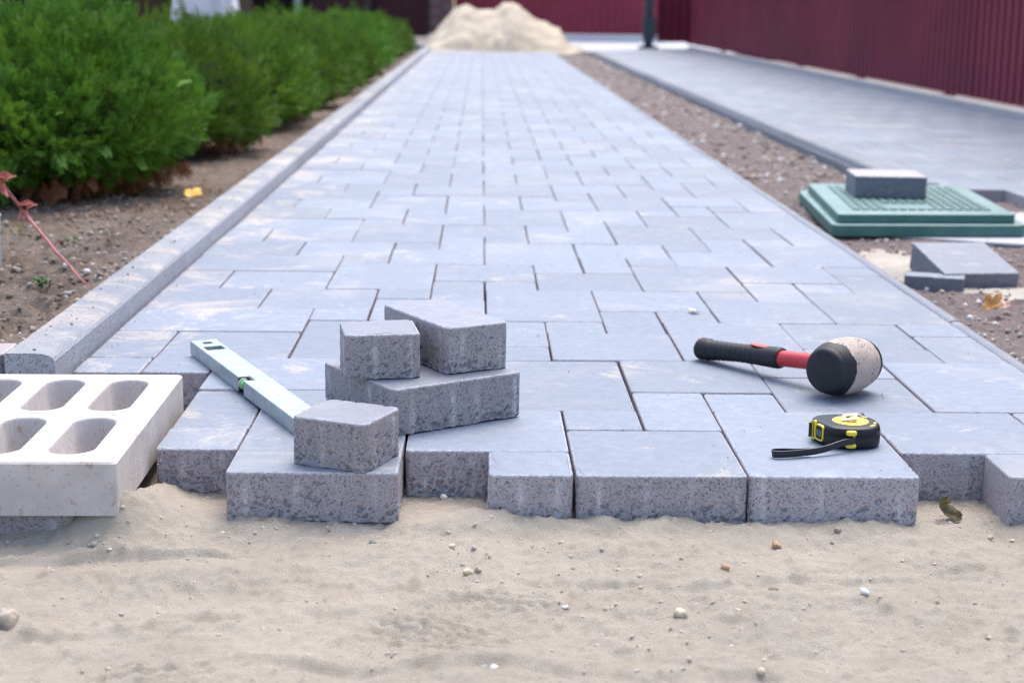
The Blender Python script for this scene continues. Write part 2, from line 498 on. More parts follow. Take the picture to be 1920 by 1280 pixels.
TILE = [(0,0,1,1),(1,0,2,2),(3,0,2,3),(5,1,2,2),(1,2,1,1),(2,2,1,2),(0,3,2,3),(3,3,1,1),(2,4,2,2),(4,3,2,2),(4,5,1,1),(5,5,1,2)]
LEFT = [(-6,0,1,2),(-5,0,2,2),(-6,2,3,2),(-6,4,2,2),(-4,4,2,2)]
def layout(j_max):
    out = []
    for J in range(-6, j_max, 6):
        for (i, j, w, d) in LEFT: out.append((i, j + J, w, d))
        for I in (-6, 0, 6):
            for (i, j, w, d) in TILE:
                a, b = i + I, i + I + w
                jj, dd = j + J, d
                if I == -6 and not (a >= -3 or (i, j) in ((4, 3), (5, 1), (5, 5))): continue
                if a >= 8: continue
                b = min(b, 8)
                if a < 8: out.append((a, jj, b - a, dd))
    return out
laid = []
for (i, j, w, d) in layout(165):
    if j < 0: continue
    if i < -3 and j < 6: continue
    if i == -6 and w == 3 and j < 8: continue
    laid.append((i, j, w, d))
laid += [(-4, 1, 1, 1), (-4, 2, 1, 2), (-6, 5, 1, 1), (-5, 5, 1, 1), (-4, 4, 2, 2)]
laid = sorted(set(laid), key=lambda t: (t[1], t[0]))
EXPOSED = {(0,0),(1,0),(3,0),(-3,0),(5,1),(-1,1),(7,0),(-4,1),(-4,2),(-5,5),(-6,5)}
near, far = laid[:300], laid[300:]
prs = np.random.default_rng(3)
for n_, (i, j, w, d) in enumerate(near):
    W, D = w * .1 - GX, d * .1 - GY
    cx, cy = (i + w / 2) * .1, (j + d / 2) * .1
    jit = prs.normal(0, 1, 4)
    dz = -.0004 + .0006 * jit[0]; rz = .0022 * jit[1]
    if (i, j) in EXPOSED:
        me = hires_block(W, D, .06, n_ + 3, M_PAVER)
        o = obj('paving_stone', me, path, (cx, cy, -.06 + dz), (0, 0, rz))
    else:
        o = obj('paving_stone', low_paver(W, D, M_PAVER), path, (cx + .0006 * jit[2], cy, dz), (.0006 * jit[3], .0006 * jit[2], rz))
def merged_pavers(lst, mat, name, z=0.0, rs=prs):
    Vs = []; Q = []; Ng = []; off = 0
    for (cx, cy, W, D) in lst:
        me = low_paver(W, D, mat)
        nv = len(me.vertices); v = np.empty(nv * 3, np.float32); me.vertices.foreach_get('co', v); v = v.reshape(-1, 3)
        quads = np.array([p.vertices[:] for p in me.polygons if len(p.vertices) == 4]); ng = np.array([p.vertices[:] for p in me.polygons if len(p.vertices) == 12])
        tilt = rs.normal(0, .0007, 2)
        v = v + np.c_[np.zeros(nv), np.zeros(nv), v[:, 0] * tilt[0] + v[:, 1] * tilt[1] + rs.normal(0, .0005)] + np.array([cx, cy, z])
        Vs.append(v); Q.append(quads + off); Ng.append(ng + off); off += nv
    return np_mesh(name, np.concatenate(Vs), [np.concatenate(Q), np.concatenate(Ng)], mat)
fm = merged_pavers([((i + w/2) * .1, (j + d/2) * .1, w * .1 - GX, d * .1 - GY) for (i, j, w, d) in far], M_PAVER, 'distant_paving')
tag(obj('distant_paving', fm, path), kind='stuff')

# ------------------------------------------------------------------ kerbs
def extrude_profile(prof, y0, y1, mat, name, bevel=0):
    n = len(prof)
    v = [(a, y0, b) for a, b in prof] + [(a, y1, b) for a, b in prof]
    f = [(i, (i+1) % n, n + (i+1) % n, n + i) for i in range(n)] + [tuple(reversed(range(n))), tuple(range(n, 2*n))]
    me = MB().add(v, f).mesh(name, mat)
    bm = bmesh.new(); bm.from_mesh(me); bmesh.ops.recalc_face_normals(bm, faces=bm.faces); bm.to_mesh(me); bm.free()
    return me
kerb = empty('kerb'); tag(kerb, kind='structure')
prof = [(-.6035, -.12), (-.6035, .030), (-.606, .035), (-.612, .0385), (-.622, .0405), (-.632, .0412), (-.671, .0412), (-.6735, .038), (-.6735, -.12)]
ky = .432
for k in range(17):
    y1 = ky + 1.0004
    obj('kerbstone', extrude_profile(prof, ky, y1, M_KERB, 'kerbstone'), kerb, (0, 0, 0))
    ky += 1.001
kerb2 = empty('kerb'); tag(kerb2, kind='structure')
prof = [(.8015, -.14), (.8260, -.14), (.8260, -.012), (.8245, -.005), (.8205, -.0005), (.8150, .0012), (.8070, .0008), (.8030, -.001), (.8015, -.004)]
ky = -.07
for k in range(17):
    obj('kerbstone', extrude_profile([(a, b) for a, b in prof], ky, ky + .998, M_KERB, 'kerbstone'), kerb2, (0, 0, prs.normal(0, .0005) + (.001 if k == 1 else 0)))
    ky += 1.001

# ------------------------------------------------------------------ right hand soil strip, second path
def strip_h(x, y):
    h = -.034 + fbm(x * 4, y * 3, oct=3, seed=51) * .010 + fbm(x * 28, y * 24, oct=4, seed=52, gain=.6) * .0085
    h += fbm(x * 110, y * 110, oct=2, seed=54) * .0022 + np.clip(vnoise(x * 70, y * 70, seed=55) - .5, 0, 1) * .016
    h -= .022 * gauss(x, y, .98, 1.75, .12, .22)
    h = np.where(x < .84, np.minimum(h, -.010), h)
    return h
xs = np.arange(.8275, 1.62, .005)
ys = np.concatenate([np.arange(.0, 2.6, .006), np.arange(2.6, 5, .02), np.arange(5, 17.8, .06)])
tag(obj('soil_strip', grid_mesh('soil_strip', xs, ys, lambda x, y: strip_h(x, y) - .10 * (x > 1.266) * (y > 2.93), M_SOIL_R)), kind='structure')
# pale sand spilt on the strip
def spill_h(x, y): return -.047 + .022 * gauss(x, y, .94, 1.72, .085, .28, .05) + .018 * gauss(x, y, 1.12, 1.40, .14, .10) + fbm(x * 30, y * 30, oct=3, seed=61) * .006
tag(obj('spilt_sand', grid_mesh('spilt_sand', np.arange(.83, 1.35, .006), np.arange(1.25, 2.4, .008), spill_h, sand_mat('spilt_sand', base=(.52, .47, .40)))), kind='structure')

path2 = obj('pavement', np_mesh('pavement', np.array([(1.26, 3.45, -.006), (2.68, 3.45, -.006), (2.68, 17.6, -.006), (1.26, 17.6, -.006)]), np.array([[0, 1, 2, 3]]), sand_mat('grey_joint_sand', base=(.30, .30, .32))))
tag(path2, kind='structure')
lst = []
for J in range(-6, 150, 6):
    for I in range(-6, 18, 6):
        for (i, j, w, d) in TILE:
            a, b = max(i + I, 0), min(i + I + w, 13)
            if b <= a: continue
            jj = j + J
            if jj < -6 or (jj < 0 and a < 2): continue
            lst.append((1.37 + (a + b) / 2 * .1, 3.0 + (jj + d / 2) * .1, (b - a) * .1 - GX, d * .1 - GY))
lst.sort(key=lambda t: t[1])
for (cx, cy, W, D) in lst[:40]:
    obj('paving_stone', low_paver(W, D, M_PAVER), path2, (cx, cy, prs.normal(0, .0006)))
tag(obj('distant_paving', merged_pavers(lst[40:], M_PAVER, 'distant_paving'), path2), kind='stuff')
kerb3 = empty('kerb'); tag(kerb3, kind='structure')
prof = [(1.270, -.12), (1.365, -.12), (1.365, .010), (1.361, .016), (1.350, .020), (1.278, .020), (1.271, .014)]
ky = 2.95
for k in range(14):
    obj('kerbstone', extrude_profile([(a, b) for a, b in prof], ky, ky + .996, M_KERB, 'kerbstone'), kerb3, (0, 0, prs.normal(0, .001)))
    ky += 1.0

# ------------------------------------------------------------------ left bed
def bed_h(x, y):
    h = .012 + fbm(x * 3, y * 2.4, oct=3, seed=81) * .018 + fbm(x * 20, y * 17, oct=4, seed=82, gain=.62) * .014
    cl = np.clip(vnoise(x * 55, y * 50, seed=83) - .10, 0, 1) * .026 * sstep(2.2, .8, y)
    h += cl + fbm(x * 130, y * 130, oct=2, seed=84) * .0030
    h += .030 * gauss(x, y, -1.05, 2.15, .5, .45)
    h -= .018 * gauss(x, y, -.86, 1.35, .05, .07) + .016 * gauss(x, y, -.80, .85, .06, .08)
    e = sstep(-.74, -.675, x)
    h = h * (1 - e) + e * (.029 + .006 * fbm(x * 60, y * 40, oct=3, seed=85))
    return h - .12 * sstep(.545, .51, y)
xs = np.concatenate([np.arange(-3.4, -1.3, .03), np.arange(-1.3, -.6735, .0052)])
ys = np.concatenate([np.arange(.44, 2.8, .0068), np.arange(2.8, 6, .03), np.arange(6, 18, .1)])
tag(obj('garden_bed', grid_mesh('garden_bed', xs, ys, bed_h, M_SOIL_L)), kind='structure')

# ------------------------------------------------------------------ stones and crumbs
def stone_mesh(seed, mat, sub=3, rough=.22, flat=.68):
    bm = bmesh.new(); bmesh.ops.create_icosphere(bm, subdivisions=sub, radius=.5)
    V = np.array([v.co[:] for v in bm.verts])
    d = 1 + rough * fbm(V[:, 0] * 2.3 + seed * 5, V[:, 1] * 2.3, V[:, 2] * 2.3, oct=3, seed=seed) * 1.6
    V = V * d[:, None] * np.array([1, .78, flat])
    for v, c in zip(bm.verts, V): v.co = c
    me = bpy.data.meshes.new('pebble'); bm.to_mesh(me); bm.free()
    for p in me.polygons: p.use_smooth = True
    if mat: me.materials.append(mat)
    return me
def pebble_mat(name, c, rough=.6):
    t = NT(name, rough, .4)
    t.col(t.mix(t.ramp(t.noise(160, 4, .7), .35, .65), tuple(x * .72 for x in c), tuple(min(1, x * 1.2) for x in c)))
    t.bump(t.noise(700, 3, .7), .0006)
    return t.m
PM = {'cream': pebble_mat('cream_stone', (.62, .52, .38)), 'white': pebble_mat('white_stone', (.74, .70, .68), .5), 'grey': pebble_mat('grey_stone', (.36, .33, .30)),
      'brown': pebble_mat('brown_stone', (.27, .21, .16)), 'orange': pebble_mat('ochre_stone', (.48, .30, .17)), 'tan': pebble_mat('tan_stone', (.42, .34, .27)), 'clod': pebble_mat('sand_clod', (.47, .415, .345), .95)}
M_CRUMB = pebble_mat('sand_crumb', (.52, .46, .385), .95)
PEB = [
 (.190, -.267, .0135, 'cream', 'largest cream rounded pebble on the open sand right of centre'),
 (-.021, -.164, .0105, 'cream', 'cream pebble touching a small brown one, below the small laid paver'),
 (-.010, -.160, .0080, 'tan', 'small brownish pebble leaning on the cream pebble under the small laid paver'),
 (.380, -.236, .0085, 'white', 'white oval pebble on the sand below the tape measure paver'),
 (.293, -.207, .0115, 'brown', 'dark brown flat splinter of stone above the white oval pebble'),
 (.322, -.066, .0100, 'orange', 'ochre lump of stone in the sand close in front of the tape measure paver'),
 (.253, -.144, .0085, 'orange', 'small ochre pebble midway between the pavers and the large cream pebble'),
 (.398, -.034, .0082, 'tan', 'tan angular stone almost touching the foot of the tape measure paver'),
 (.005, -.397, .0080, 'white', 'white chip of stone near the bottom edge left of centre'),
 (.246, -.406, .0080, 'cream', 'pale round pebble near the bottom edge right of centre'),
 (-.052, .089, .0085, 'white', 'white crumb of concrete on the sand in the notch between laid pavers'),
 (-.424, .031, .0105, 'white', 'whitish pebble against the bottom corner of the white perforated block'),
 (-.438, .015, .0095, 'clod', 'sandy clod beside the whitish pebble at the perforated block corner'),
 (-.462, -.012, .0155, 'clod', 'largest sandy clod lying under the front edge of the white block'),
 (-.429, -.090, .0085, 'grey', 'smooth grey pebble on the sand left of the leftmost front paver'),
 (-.458, -.312, .0260, 'tan', 'big brownish sand lump at the left edge of the picture'),
 (-.127, -.061, .0075, 'grey', 'blue grey pebble on the sand below the right end of the left slab'),
 (-.038, -.093, .0068, 'cream', 'tiny cream pebble in the sand left below the small laid paver'),
 (.077, -.254, .0062, 'white', 'white flake lying flat on the sand in the middle of the picture'),
]
for n_, (x, y, s, c, lab) in enumerate(PEB):
    z = float(sand_h(np.array([x]), np.array([y]))[0])
    me = stone_mesh(n_ + 3, PM[c], flat=.45 if 'flat' in lab or 'flake' in lab else .72, rough=.35 if ('lump' in lab or 'angular' in lab or 'clod' in lab) else .2)
    o = obj('pebble', me, None, (x, y, z + s * (.22 if s < .02 else .02)), (prs.uniform(-.3, .3), prs.uniform(-.3, .3), prs.uniform(0, 6)))
    o.scale = (s * 1.15, s * 1.15, s * 1.15)
    tag(o, lab, 'stone' if 'clod' not in lab and 'lump at' not in lab else 'clod', 'stones lying on the sand')

def scatter(name, n, xr, yr, hf, smin, smax, mats, sink=.2, seed=0, dens=None, flat=.7):
    rs = np.random.default_rng(seed)
    base = []
    for k in range(10):
        me = stone_mesh(100 + k, None, sub=(2 if k >= 5 else 1), rough=.35, flat=flat)
        v = np.array([q.co[:] for q in me.vertices]); f = np.array([p.vertices[:] for p in me.polygons]); base.append((v, f))
    x = rs.uniform(*xr, n); y = yr[0] + (yr[1] - yr[0]) * rs.uniform(0, 1, n) ** 1.3
    if dens is not None:
        k = rs.random(n) < dens(x, y); x, y = x[k], y[k]
    n = len(x)
    s = smin + (smax - smin) * rs.random(n) ** 3.5
    z = hf(x, y)
    ang = rs.uniform(0, 6.28, n); mi = rs.integers(0, len(mats), n)
    Vs, Fs, MI = [], [], []; off = 0
    for k in range(n):
        v, f = base[k % 5 + (5 if s[k] > .0045 else 0)]
        c, sn = math.cos(ang[k]), math.sin(ang[k])
        q = v @ np.array([[c, sn, 0], [-sn, c, 0], [0, 0, 1]]) * s[k] + np.array([x[k], y[k], z[k] + s[k] * (.3 - sink)])
        Vs.append(q); Fs.append(f + off); MI += [mi[k]] * len(f); off += len(v)
    me = np_mesh(name, np.concatenate(Vs), np.concatenate(Fs), None)
    for m_ in mats: me.materials.append(m_)
    me.polygons.foreach_set('material_index', np.array(MI, np.int32))
    return tag(obj(name, me), kind='stuff')
scatter('sand_grit', 7500, (-.62, .85), (-.60, .02), sand_h, .0011, .0068, [M_CRUMB, M_CRUMB, M_CRUMB, M_CRUMB, M_CRUMB, M_CRUMB, M_CRUMB, M_CRUMB, PM['clod'], PM['clod'], PM['tan'], PM['cream'], M_CRUMB], seed=5, sink=.32,
        dens=lambda x, y: .12 + .88 * sstep(-.05, .5, fbm(x * 8, y * 8, oct=3, seed=91)))
scatter('sand_grit', 260, (-.42, .75), (.0, .5), sand_h, .001, .003, [PM['tan'], PM['cream']], seed=6)
scatter('strip_gravel', 3200, (.835, 1.30), (.25, 4.2), strip_h, .003, .016, [PM['white'], PM['tan'], PM['brown'], PM['grey'], PM['tan'], PM['brown']], seed=8)
scatter('strip_gravel', 1500, (.835, 1.24), (3.5, 15), strip_h, .008, .034, [PM['white'], PM['tan'], PM['brown'], PM['grey'], PM['tan'], PM['brown']], seed=18)
scatter('bed_crumbs', 4200, (-1.35, -.66), (.50, 2.6), bed_h, .003, .015, [PM['brown'], PM['clod'], M_SOIL_L, M_SOIL_L, PM['grey']], seed=9)
scatter('bed_gravel', 70, (-1.3, -.68), (.7, 4.5), bed_h, .006, .020, [PM['white'], PM['tan']], seed=12)
# crumbs swept on to the laid pavers and the kerb top
scatter('paving_grit', 420, (-.59, .79), (.01, 2.0), lambda x, y: 0 * x - .0003, .0008, .0030, [PM['tan'], PM['cream'], PM['brown']], seed=14, sink=.05)
scatter('kerb_grit', 160, (-.668, -.63), (.45, 2.4), lambda x, y: 0 * x + .041, .001, .0055, [PM['brown'], PM['tan'], PM['clod']], seed=15, sink=.05)
scatter('kerb_foot_sand', 900, (-.602, -.57), (.55, 4.0), lambda x, y: 0 * x - .0003, .001, .0045, [PM['cream'], PM['tan'], M_SAND], seed=16, sink=.1,
        dens=lambda x, y: np.exp(-(x + .602) / .012) * sstep(-.1, .5, vnoise(x * 0, y * 7, seed=4)))

# ------------------------------------------------------------------ loose pavers of the stack
def loose(name, me, loc, rz, label, rx=0, ry=0, cat='paver', group='loose pavers stacked on the path'):
    o = obj(name, me, None, loc, (rx, ry, rz)); return tag(o, label, cat, group)
loose('paving_stone', hires_block(.192, .186, .06, 61, M_PAVER_LOOSE), (-.086, .287, .0002), R(33.5), 'large square grey paver lying askew at the bottom of the stack')
loose('paving_stone', hires_block(.096, .094, .058, 62, M_PAVER_LOOSE, r=.009), (-.139, .257, .0605), R(9), 'small grey paver on the left of the big bottom paver, beside the longer one')
loose('paving_stone', hires_block(.092, .188, .062, 63, M_PAVER_LOOSE, r=.010), (-.058, .340, .0603), R(29.5), 'oblong grey paver on the right of the big bottom paver, corner towards the viewer')
loose('paving_stone', hires_block(.098, .092, .058, 64, M_PAVER_LOOSE, r=.011), (-.165, .058, .0003), R(-24), 'small grey paver alone in front, hiding the near end of the spirit level')

# ------------------------------------------------------------------ white perforated block on its grey paver
def t_white():
    t = NT('white_silicate', .75, .35)
    n = t.noise(25, 5, .6); f = t.noise(420, 3, .7)
    c = t.mix(t.ramp(n, .3, .7), (.515, .465, .435), (.60, .555, .53))
    c = t.mix(t.ramp(t.noise(5, 4, .6), .52, .75, 0, .6), c, (.68, .60, .54))
    c = t.mix(t.ramp(t.noise(30, 6, .8, dist=2.), .575, .64, 0, .7), c, (.36, .24, .18))
    c = t.mix(t.ramp(t.noise(190, 3, .75), .61, .67, 0, .7), c, (.30, .24, .2))
    t.col(c); t.bump(t.math('ADD', f, t.math('MULTIPLY', n, .5)), .0006)
    return t.m
M_WHITE = t_white()
def white_block():
    W, D, H = .286, .422, .061
    ch = .0022
    outer = rrect(-W, 0, 0, D, .004, 2)
    holes = []
    for cx in (-.062, -.145, -.228):
        for cy, ly in ((.113, .158), (.308, .164)):
            holes.append((cx, cy, .051, ly))
    def stad(cx, cy, w, l, ins=0.0):
        w -= 2*ins; l -= 2*ins; r = w / 2 * .98; o = []
        for (px, py, a0) in ((cx, cy + l/2 - r, 0), (cx, cy - l/2 + r, 180)):
            for k in range(13):
                a = R(a0 + 180 * k / 12); o.append((px + w/2 * math.cos(a), py + r * math.sin(a)))
        return o
    loops = [rrect(-W + ch, -ch, ch, D - ch, .004, 2)] + [stad(*h, ins=-.0025) for h in holes]
    pts = []; edges = []; rings = []
    for lp in loops:
        b = len(pts); pts += [Vector(p) for p in lp]; n = len(lp)
        edges += [(b + i, b + (i+1) % n) for i in range(n)]; rings.append((b, n))
    vo, eo, fo, _, _, _ = delaunay_2d_cdt(pts, edges, [], 0, 1e-7)
    def inhole(c):
        for (cx, cy, w, l) in holes:
            w2, l2 = w/2 + .0025, l/2 + .0025
            dx, dy = abs(c[0] - cx), abs(c[1] - cy)
            r = w2
            if dx < w2 and dy < l2 - r: return True
            if dx*dx + max(0, dy - (l2 - r))**2 < r*r * .985: return True
        return False
    b = MB()
    V3 = [(v.x, v.y, H) for v in vo]
    F3 = []
    for f in fo:
        c = sum((vo[i] for i in f), Vector((0, 0))) / len(f)
        inside = -W < c.x < 0 and 0 < c.y < D
        if inside and not inhole(c): F3.append(tuple(f))
    b.add(V3, F3)
    n = len(outer); o1 = loops[0]
    v, f = [], []
    for lp, z in ((outer, 0), (outer, H - ch), (o1, H)): v += [(x, y, z) for x, y in lp]
    for k in range(2):
        for i in range(n): f.append((k*n+i, k*n+(i+1) % n, (k+1)*n+(i+1) % n, (k+1)*n+i))
    f.append(tuple(reversed(range(n)))); b.add(v, f)
    for h in holes:
        rs = [(stad(*h, ins=-.0025), H), (stad(*h, ins=-.0008), H - .0012), (stad(*h, ins=0.0), H - .0035), (stad(*h, ins=.003), H - .032), (stad(*h, ins=.006), .011), (stad(*h, ins=.012), .008)]
        n = len(rs[0][0]); v = []; f = []
        for lp, z in rs: v += [(x, y, z) for x, y in lp]
        for k in range(len(rs) - 1):
            for i in range(n): f.append(((k+1)*n+i, (k+1)*n+(i+1) % n, k*n+(i+1) % n, k*n+i))
        f.append(tuple((len(rs)-1)*n + i for i in range(n))); b.add(v, f)
    me = b.mesh('perforated_block', M_WHITE)
    bm = bmesh.new(); bm.from_mesh(me); bmesh.ops.remove_doubles(bm, verts=bm.verts, dist=1e-5); bmesh.ops.recalc_face_normals(bm, faces=bm.faces); bm.to_mesh(me); bm.free()
    return me
wb = obj('perforated_block', white_block(), None, (-.4065, -.0655, -.0305), (0, 0, R(.6)))
tag(wb, 'white perforated building block with two rows of oval holes on a half buried paver', 'block')
loose('paving_stone', hires_block(.196, .296, .06, 71, M_PAVER_LOOSE), (-.551, .095, -.0912), R(-1), 'grey paver half buried in sand under the white perforated block', cat='paver', group='')
# small pinkish block beside the kerb end
o = loose('paving_stone', hires_block(.09, .075, .06, 73, paver_mat('pinkish_concrete', base=(.27, .22, .235), side=(.21, .21, .24), dust=.2)), (-.7235, .482, -.0225), 0,
      'narrow paver with a pinkish top set against the near end of the left kerb', group='')

# ------------------------------------------------------------------ spirit level
M_ALU = NT('brushed_aluminium', .42, .5)
M_ALU.b.inputs['Metallic'].default_value = .72
nz = M_ALU.noise(40, 5, .7)
M_ALU.col(M_ALU.mix(M_ALU.ramp(nz, .35, .7), (.36, .41, .42), (.45, .50, .52)))
M_ALU.l(M_ALU.ramp(M_ALU.noise(90, 5, .7), .3, .7, .34, .58), M_ALU.b.inputs['Roughness'])
M_ALU.bump(M_ALU.noise(300, 3), .0002)
M_ALU = M_ALU.m
M_BLACKPL = simple('black_plastic', (.018, .018, .022), .42, .5, vscale=60, bscale=900, bdist=.0002)
M_CREAMPL = simple('cream_plastic', (.62, .55, .42), .5)
M_GREEN = simple('green_vial_liquid', (.06, .42, .05), .15, .6, var=.2)
lv = empty('spirit_level', (-.4300, .6240, .0004), 0)
ang = math.atan2(-.909, .417)
lv.rotation_euler = (0, 0, ang)
tag(lv, 'silver aluminium spirit level with a green vial lying diagonally on the pavers', 'spirit level')
# local x along the level (0 .. .50), local y across (+y is its right side seen from the camera's far end)
def plate_with_holes(xc, yc, z0, z1, hole):
    nx, ny = len(xc) - 1, len(yc) - 1
    occ = lambda i, j: 0 <= i < nx and 0 <= j < ny and not hole((xc[i]+xc[i+1])/2, (yc[j]+yc[j+1])/2)
    b = MB()
    for i in range(nx):
        for j in range(ny):
            if not occ(i, j): continue
            x0, x1, y0, y1 = xc[i], xc[i+1], yc[j], yc[j+1]
            b.add([(x0,y0,z1),(x1,y0,z1),(x1,y1,z1),(x0,y1,z1)], [(0,1,2,3)])
            b.add([(x0,y0,z0),(x1,y0,z0),(x1,y1,z0),(x0,y1,z0)], [(3,2,1,0)])
            if not occ(i-1, j): b.add([(x0,y0,z0),(x0,y1,z0),(x0,y1,z1),(x0,y0,z1)], [(3,2,1,0)])
            if not occ(i+1, j): b.add([(x1,y0,z0),(x1,y1,z0),(x1,y1,z1),(x1,y0,z1)], [(0,1,2,3)])
            if not occ(i, j-1): b.add([(x0,y0,z0),(x1,y0,z0),(x1,y0,z1),(x0,y0,z1)], [(0,1,2,3)])
            if not occ(i, j+1): b.add([(x0,y1,z0),(x1,y1,z0),(x1,y1,z1),(x0,y1,z1)], [(3,2,1,0)])
    return b
LW = .040
def lv_hole(x, y):
    if .255 < x < .283 and y < -.004: return True         # notch for the horizontal vial, on the near left side
    if .046 < x < .074 and abs(y - .001) < .0135: return True
    if .012 < x < .029 and abs(y - .001) < .0065: return True
    return False
xc = [0, .012, .029, .046, .074, .255, .283, .50]; yc = [-LW/2, -.0125, -.0055, -.004, .0075, .0145, LW/2]
obj('body', plate_with_holes(xc, yc, 0, .0215, lv_hole).mesh('body', M_ALU, bevel=.0016, seg=3), lv)
b = MB().box(.2555, .2585, -.0192, -.0045, .0008, .0200); b.box(.2795, .2825, -.0192, -.0045, .0008, .0200); b.box(.2586, .2794, -.0065, -.0045, .0008, .0205)
obj('vial_holder', b.mesh('vial_holder', M_BLACKPL, bevel=.0005), lv)
v, f = tube_arrays([(.2588 + k * .0034, -.0125, .0115) for k in range(7)], [.0062, .0070, .0072, .0072, .0072, .0070, .0062], 20)
vial = obj('vial', MB().add(v, f).mesh('vial', M_GREEN, smooth=True), lv)
v, f = tube_arrays([(.2586, -.0125, .0115), (.2618, -.0125, .0115)], [.0078, .0078], 20)
obj('ring', MB().add(v, f).mesh('ring', M_CREAMPL, smooth=False), vial)
M_DKGLASS = simple('clear_vial_block', (.30, .34, .36), .12, .7)
obj('cross_vial', MB().box(.0560, .0720, -.0120, .0140, .003, .0170).mesh('cross_vial', M_DKGLASS, bevel=.001), lv)
obj('end_cap', plate_with_holes([-.0016, -.0001], [-.0192, .0192], .0008, .0207, lambda x, y: False).mesh('end_cap', M_BLACKPL, bevel=.0004), lv)
ec = obj('end_cap', plate_with_holes([.5001, .5018], [-.0192, .0192], .0008, .0207, lambda x, y: False).mesh('end_cap', M_BLACKPL, bevel=.0004), lv)

# ------------------------------------------------------------------ rubber mallet
def rubber(name, c, rough=.55):
    t = NT(name, rough, .45)
    t.col(t.mix(t.ramp(t.noise(130, 4, .7), .3, .7), tuple(x * .7 for x in c), tuple(x * 1.5 for x in c)))
    t.bump(t.noise(260, 4, .7), .0006); return t.m
M_RUB = rubber('black_rubber', (.010, .011, .014))
def band_mat():
    t = NT('cream_rubber_band', .7, .35)
    c = t.mix(t.ramp(t.noise(26, 5, .6), .3, .7), (.42, .33, .28), (.54, .44, .38))
    c = t.mix(t.ramp(t.noise(60, 5, .7), .55, .70, 0, .6), c, (.42, .31, .26))
    mp = t.n('ShaderNodeMapping'); mp.inputs['Scale'].default_value = (1, .35, 1.6); tc = t.n('ShaderNodeTexCoord')
    t.l(tc.outputs['Object'], mp.inputs[0])
    s1 = t.ramp(t.noise(210, 3, .8, vec=mp.outputs[0], dist=1.5), .575, .605)
    c = t.mix(t.math('MULTIPLY', s1, t.ramp(t.noise(24, 2), .52, .60)), c, (.05, .045, .05))
    t.col(c); t.bump(t.noise(330, 3, .7), .0004); return t.m
M_BAND = band_mat()
M_RED = NT('red_fibreglass', .38, .5); M_RED.col(M_RED.mix(M_RED.ramp(M_RED.noise(90, 6, .8, dist=1), .55, .75, 0, .6), (.55, .035, .045), (.62, .22, .17))); M_RED = M_RED.m
M_REDRUB = simple('red_grip_inlay', (.60, .12, .10), .55, .4)
mal = empty('rubber_mallet', (.4985, .4030, .0)); tag(mal, 'rubber mallet with black ended cream head and black and red handle', 'mallet')
ax_a = R(43)                                            # head axis from near face to far face, measured from +X
HL = .108; HR = .0395
ax = Vector((math.cos(ax_a), math.sin(ax_a), 0)); side = Vector((-ax.y, ax.x, 0)); upv = Vector((0, 0, 1))
def head_parts():
    nu, nv = 110, 120
    prof = []
    for k in range(nu + 1):
        s = k / nu
        e = .085                                      # rounded rim share
        if s < e: q = 1 - s / e; x = -.5 + .085 * (1 - math.sqrt(max(0, 1 - q**2))) * 1.0; rfac = math.sqrt(max(0, 1 - q ** 2.6))
        elif s > 1 - e: q = 1 - (1 - s) / e; x = .5 - .085 * (1 - math.sqrt(max(0, 1 - q**2))); rfac = math.sqrt(max(0, 1 - q ** 2.6))
        else: x = None; rfac = 1
        prof.append((s, rfac))
    # explicit profile: flat-ish dished ends, rounded rim, barrel belly
    pts = []
    Re = .0312
    for q in np.linspace(0, 1, 16): pts.append((-HL/2 + .0000 + .0030 * q**2, Re * .78 * q))
    for a in np.linspace(0, 90, 12)[1:]: pts.append((-HL/2 + .0030 + .0085 * (1 - math.cos(R(a))), Re * .78 + Re * .24 * math.sin(R(a))))
    for q in np.linspace(0, 1, 60)[1:-1]:
        x = -HL/2 + .0115 + (HL - .023) * q
        pts.append((x, Re * 1.02 + (HR - Re * 1.02) * (math.sin(math.pi * q)) ** .7))
    pts += [(-x, r) for x, r in reversed(pts[:27])]
    P = np.array(pts); n = len(P)
    th = np.linspace(0, 2*np.pi, nv, endpoint=False)
    Vv = []
    for x, r in P:
        wob = 1 + .012 * vnoise(np.cos(th) * 2 + 7, np.sin(th) * 2, np.full(nv, x * 30), seed=6) * (r > .01)
        c = np.outer(np.cos(th) * r * wob, np.array(side)) + np.outer(np.sin(th) * r * wob, np.array(upv)) + np.outer(np.full(nv, x), np.array(ax))
        Vv.append(c + np.array([0, 0, HR - .0005]))
    V = np.concatenate(Vv)
    quads = {'a': [], 'b': [], 'c': []}
    for k in range(n - 1):
        for j in range(nv):
            xm = (P[k, 0] + P[k+1, 0]) / 2; t_ = th[j]
            w1 = .0045 * float(vnoise(np.array([math.cos(t_) * 2.2]), np.array([math.sin(t_) * 2.2]), seed=31)[0]) + .0012 * float(vnoise(np.array([math.cos(t_) * 14]), np.array([math.sin(t_) * 14]), seed=32)[0]) * .5
            q = (k*nv + j, k*nv + (j+1) % nv, (k+1)*nv + (j+1) % nv, (k+1)*nv + j)
            key = 'a' if xm < -HL/2 + .0265 + w1 else ('c' if xm > HL/2 - .0175 + w1 * .6 else 'b')
            quads[key].append(q)
    out = {}
    for key, q in quads.items():
        q = np.array(q); u, inv = np.unique(q, return_inverse=True)
        Vk = V[u].copy()
        if key == 'b':
            pass
        else:                                        # the black dip stands a touch proud of the band
            cx = (Vk - np.array([0, 0, HR])) @ np.array(ax)
            rad = (Vk - np.array([0, 0, HR])) - np.outer(cx, np.array(ax))
            Vk += rad / (np.linalg.norm(rad, axis=1)[:, None] + 1e-4) * .0004
        out[key] = (Vk, inv.reshape(q.shape))
    return out
hp = head_parts()
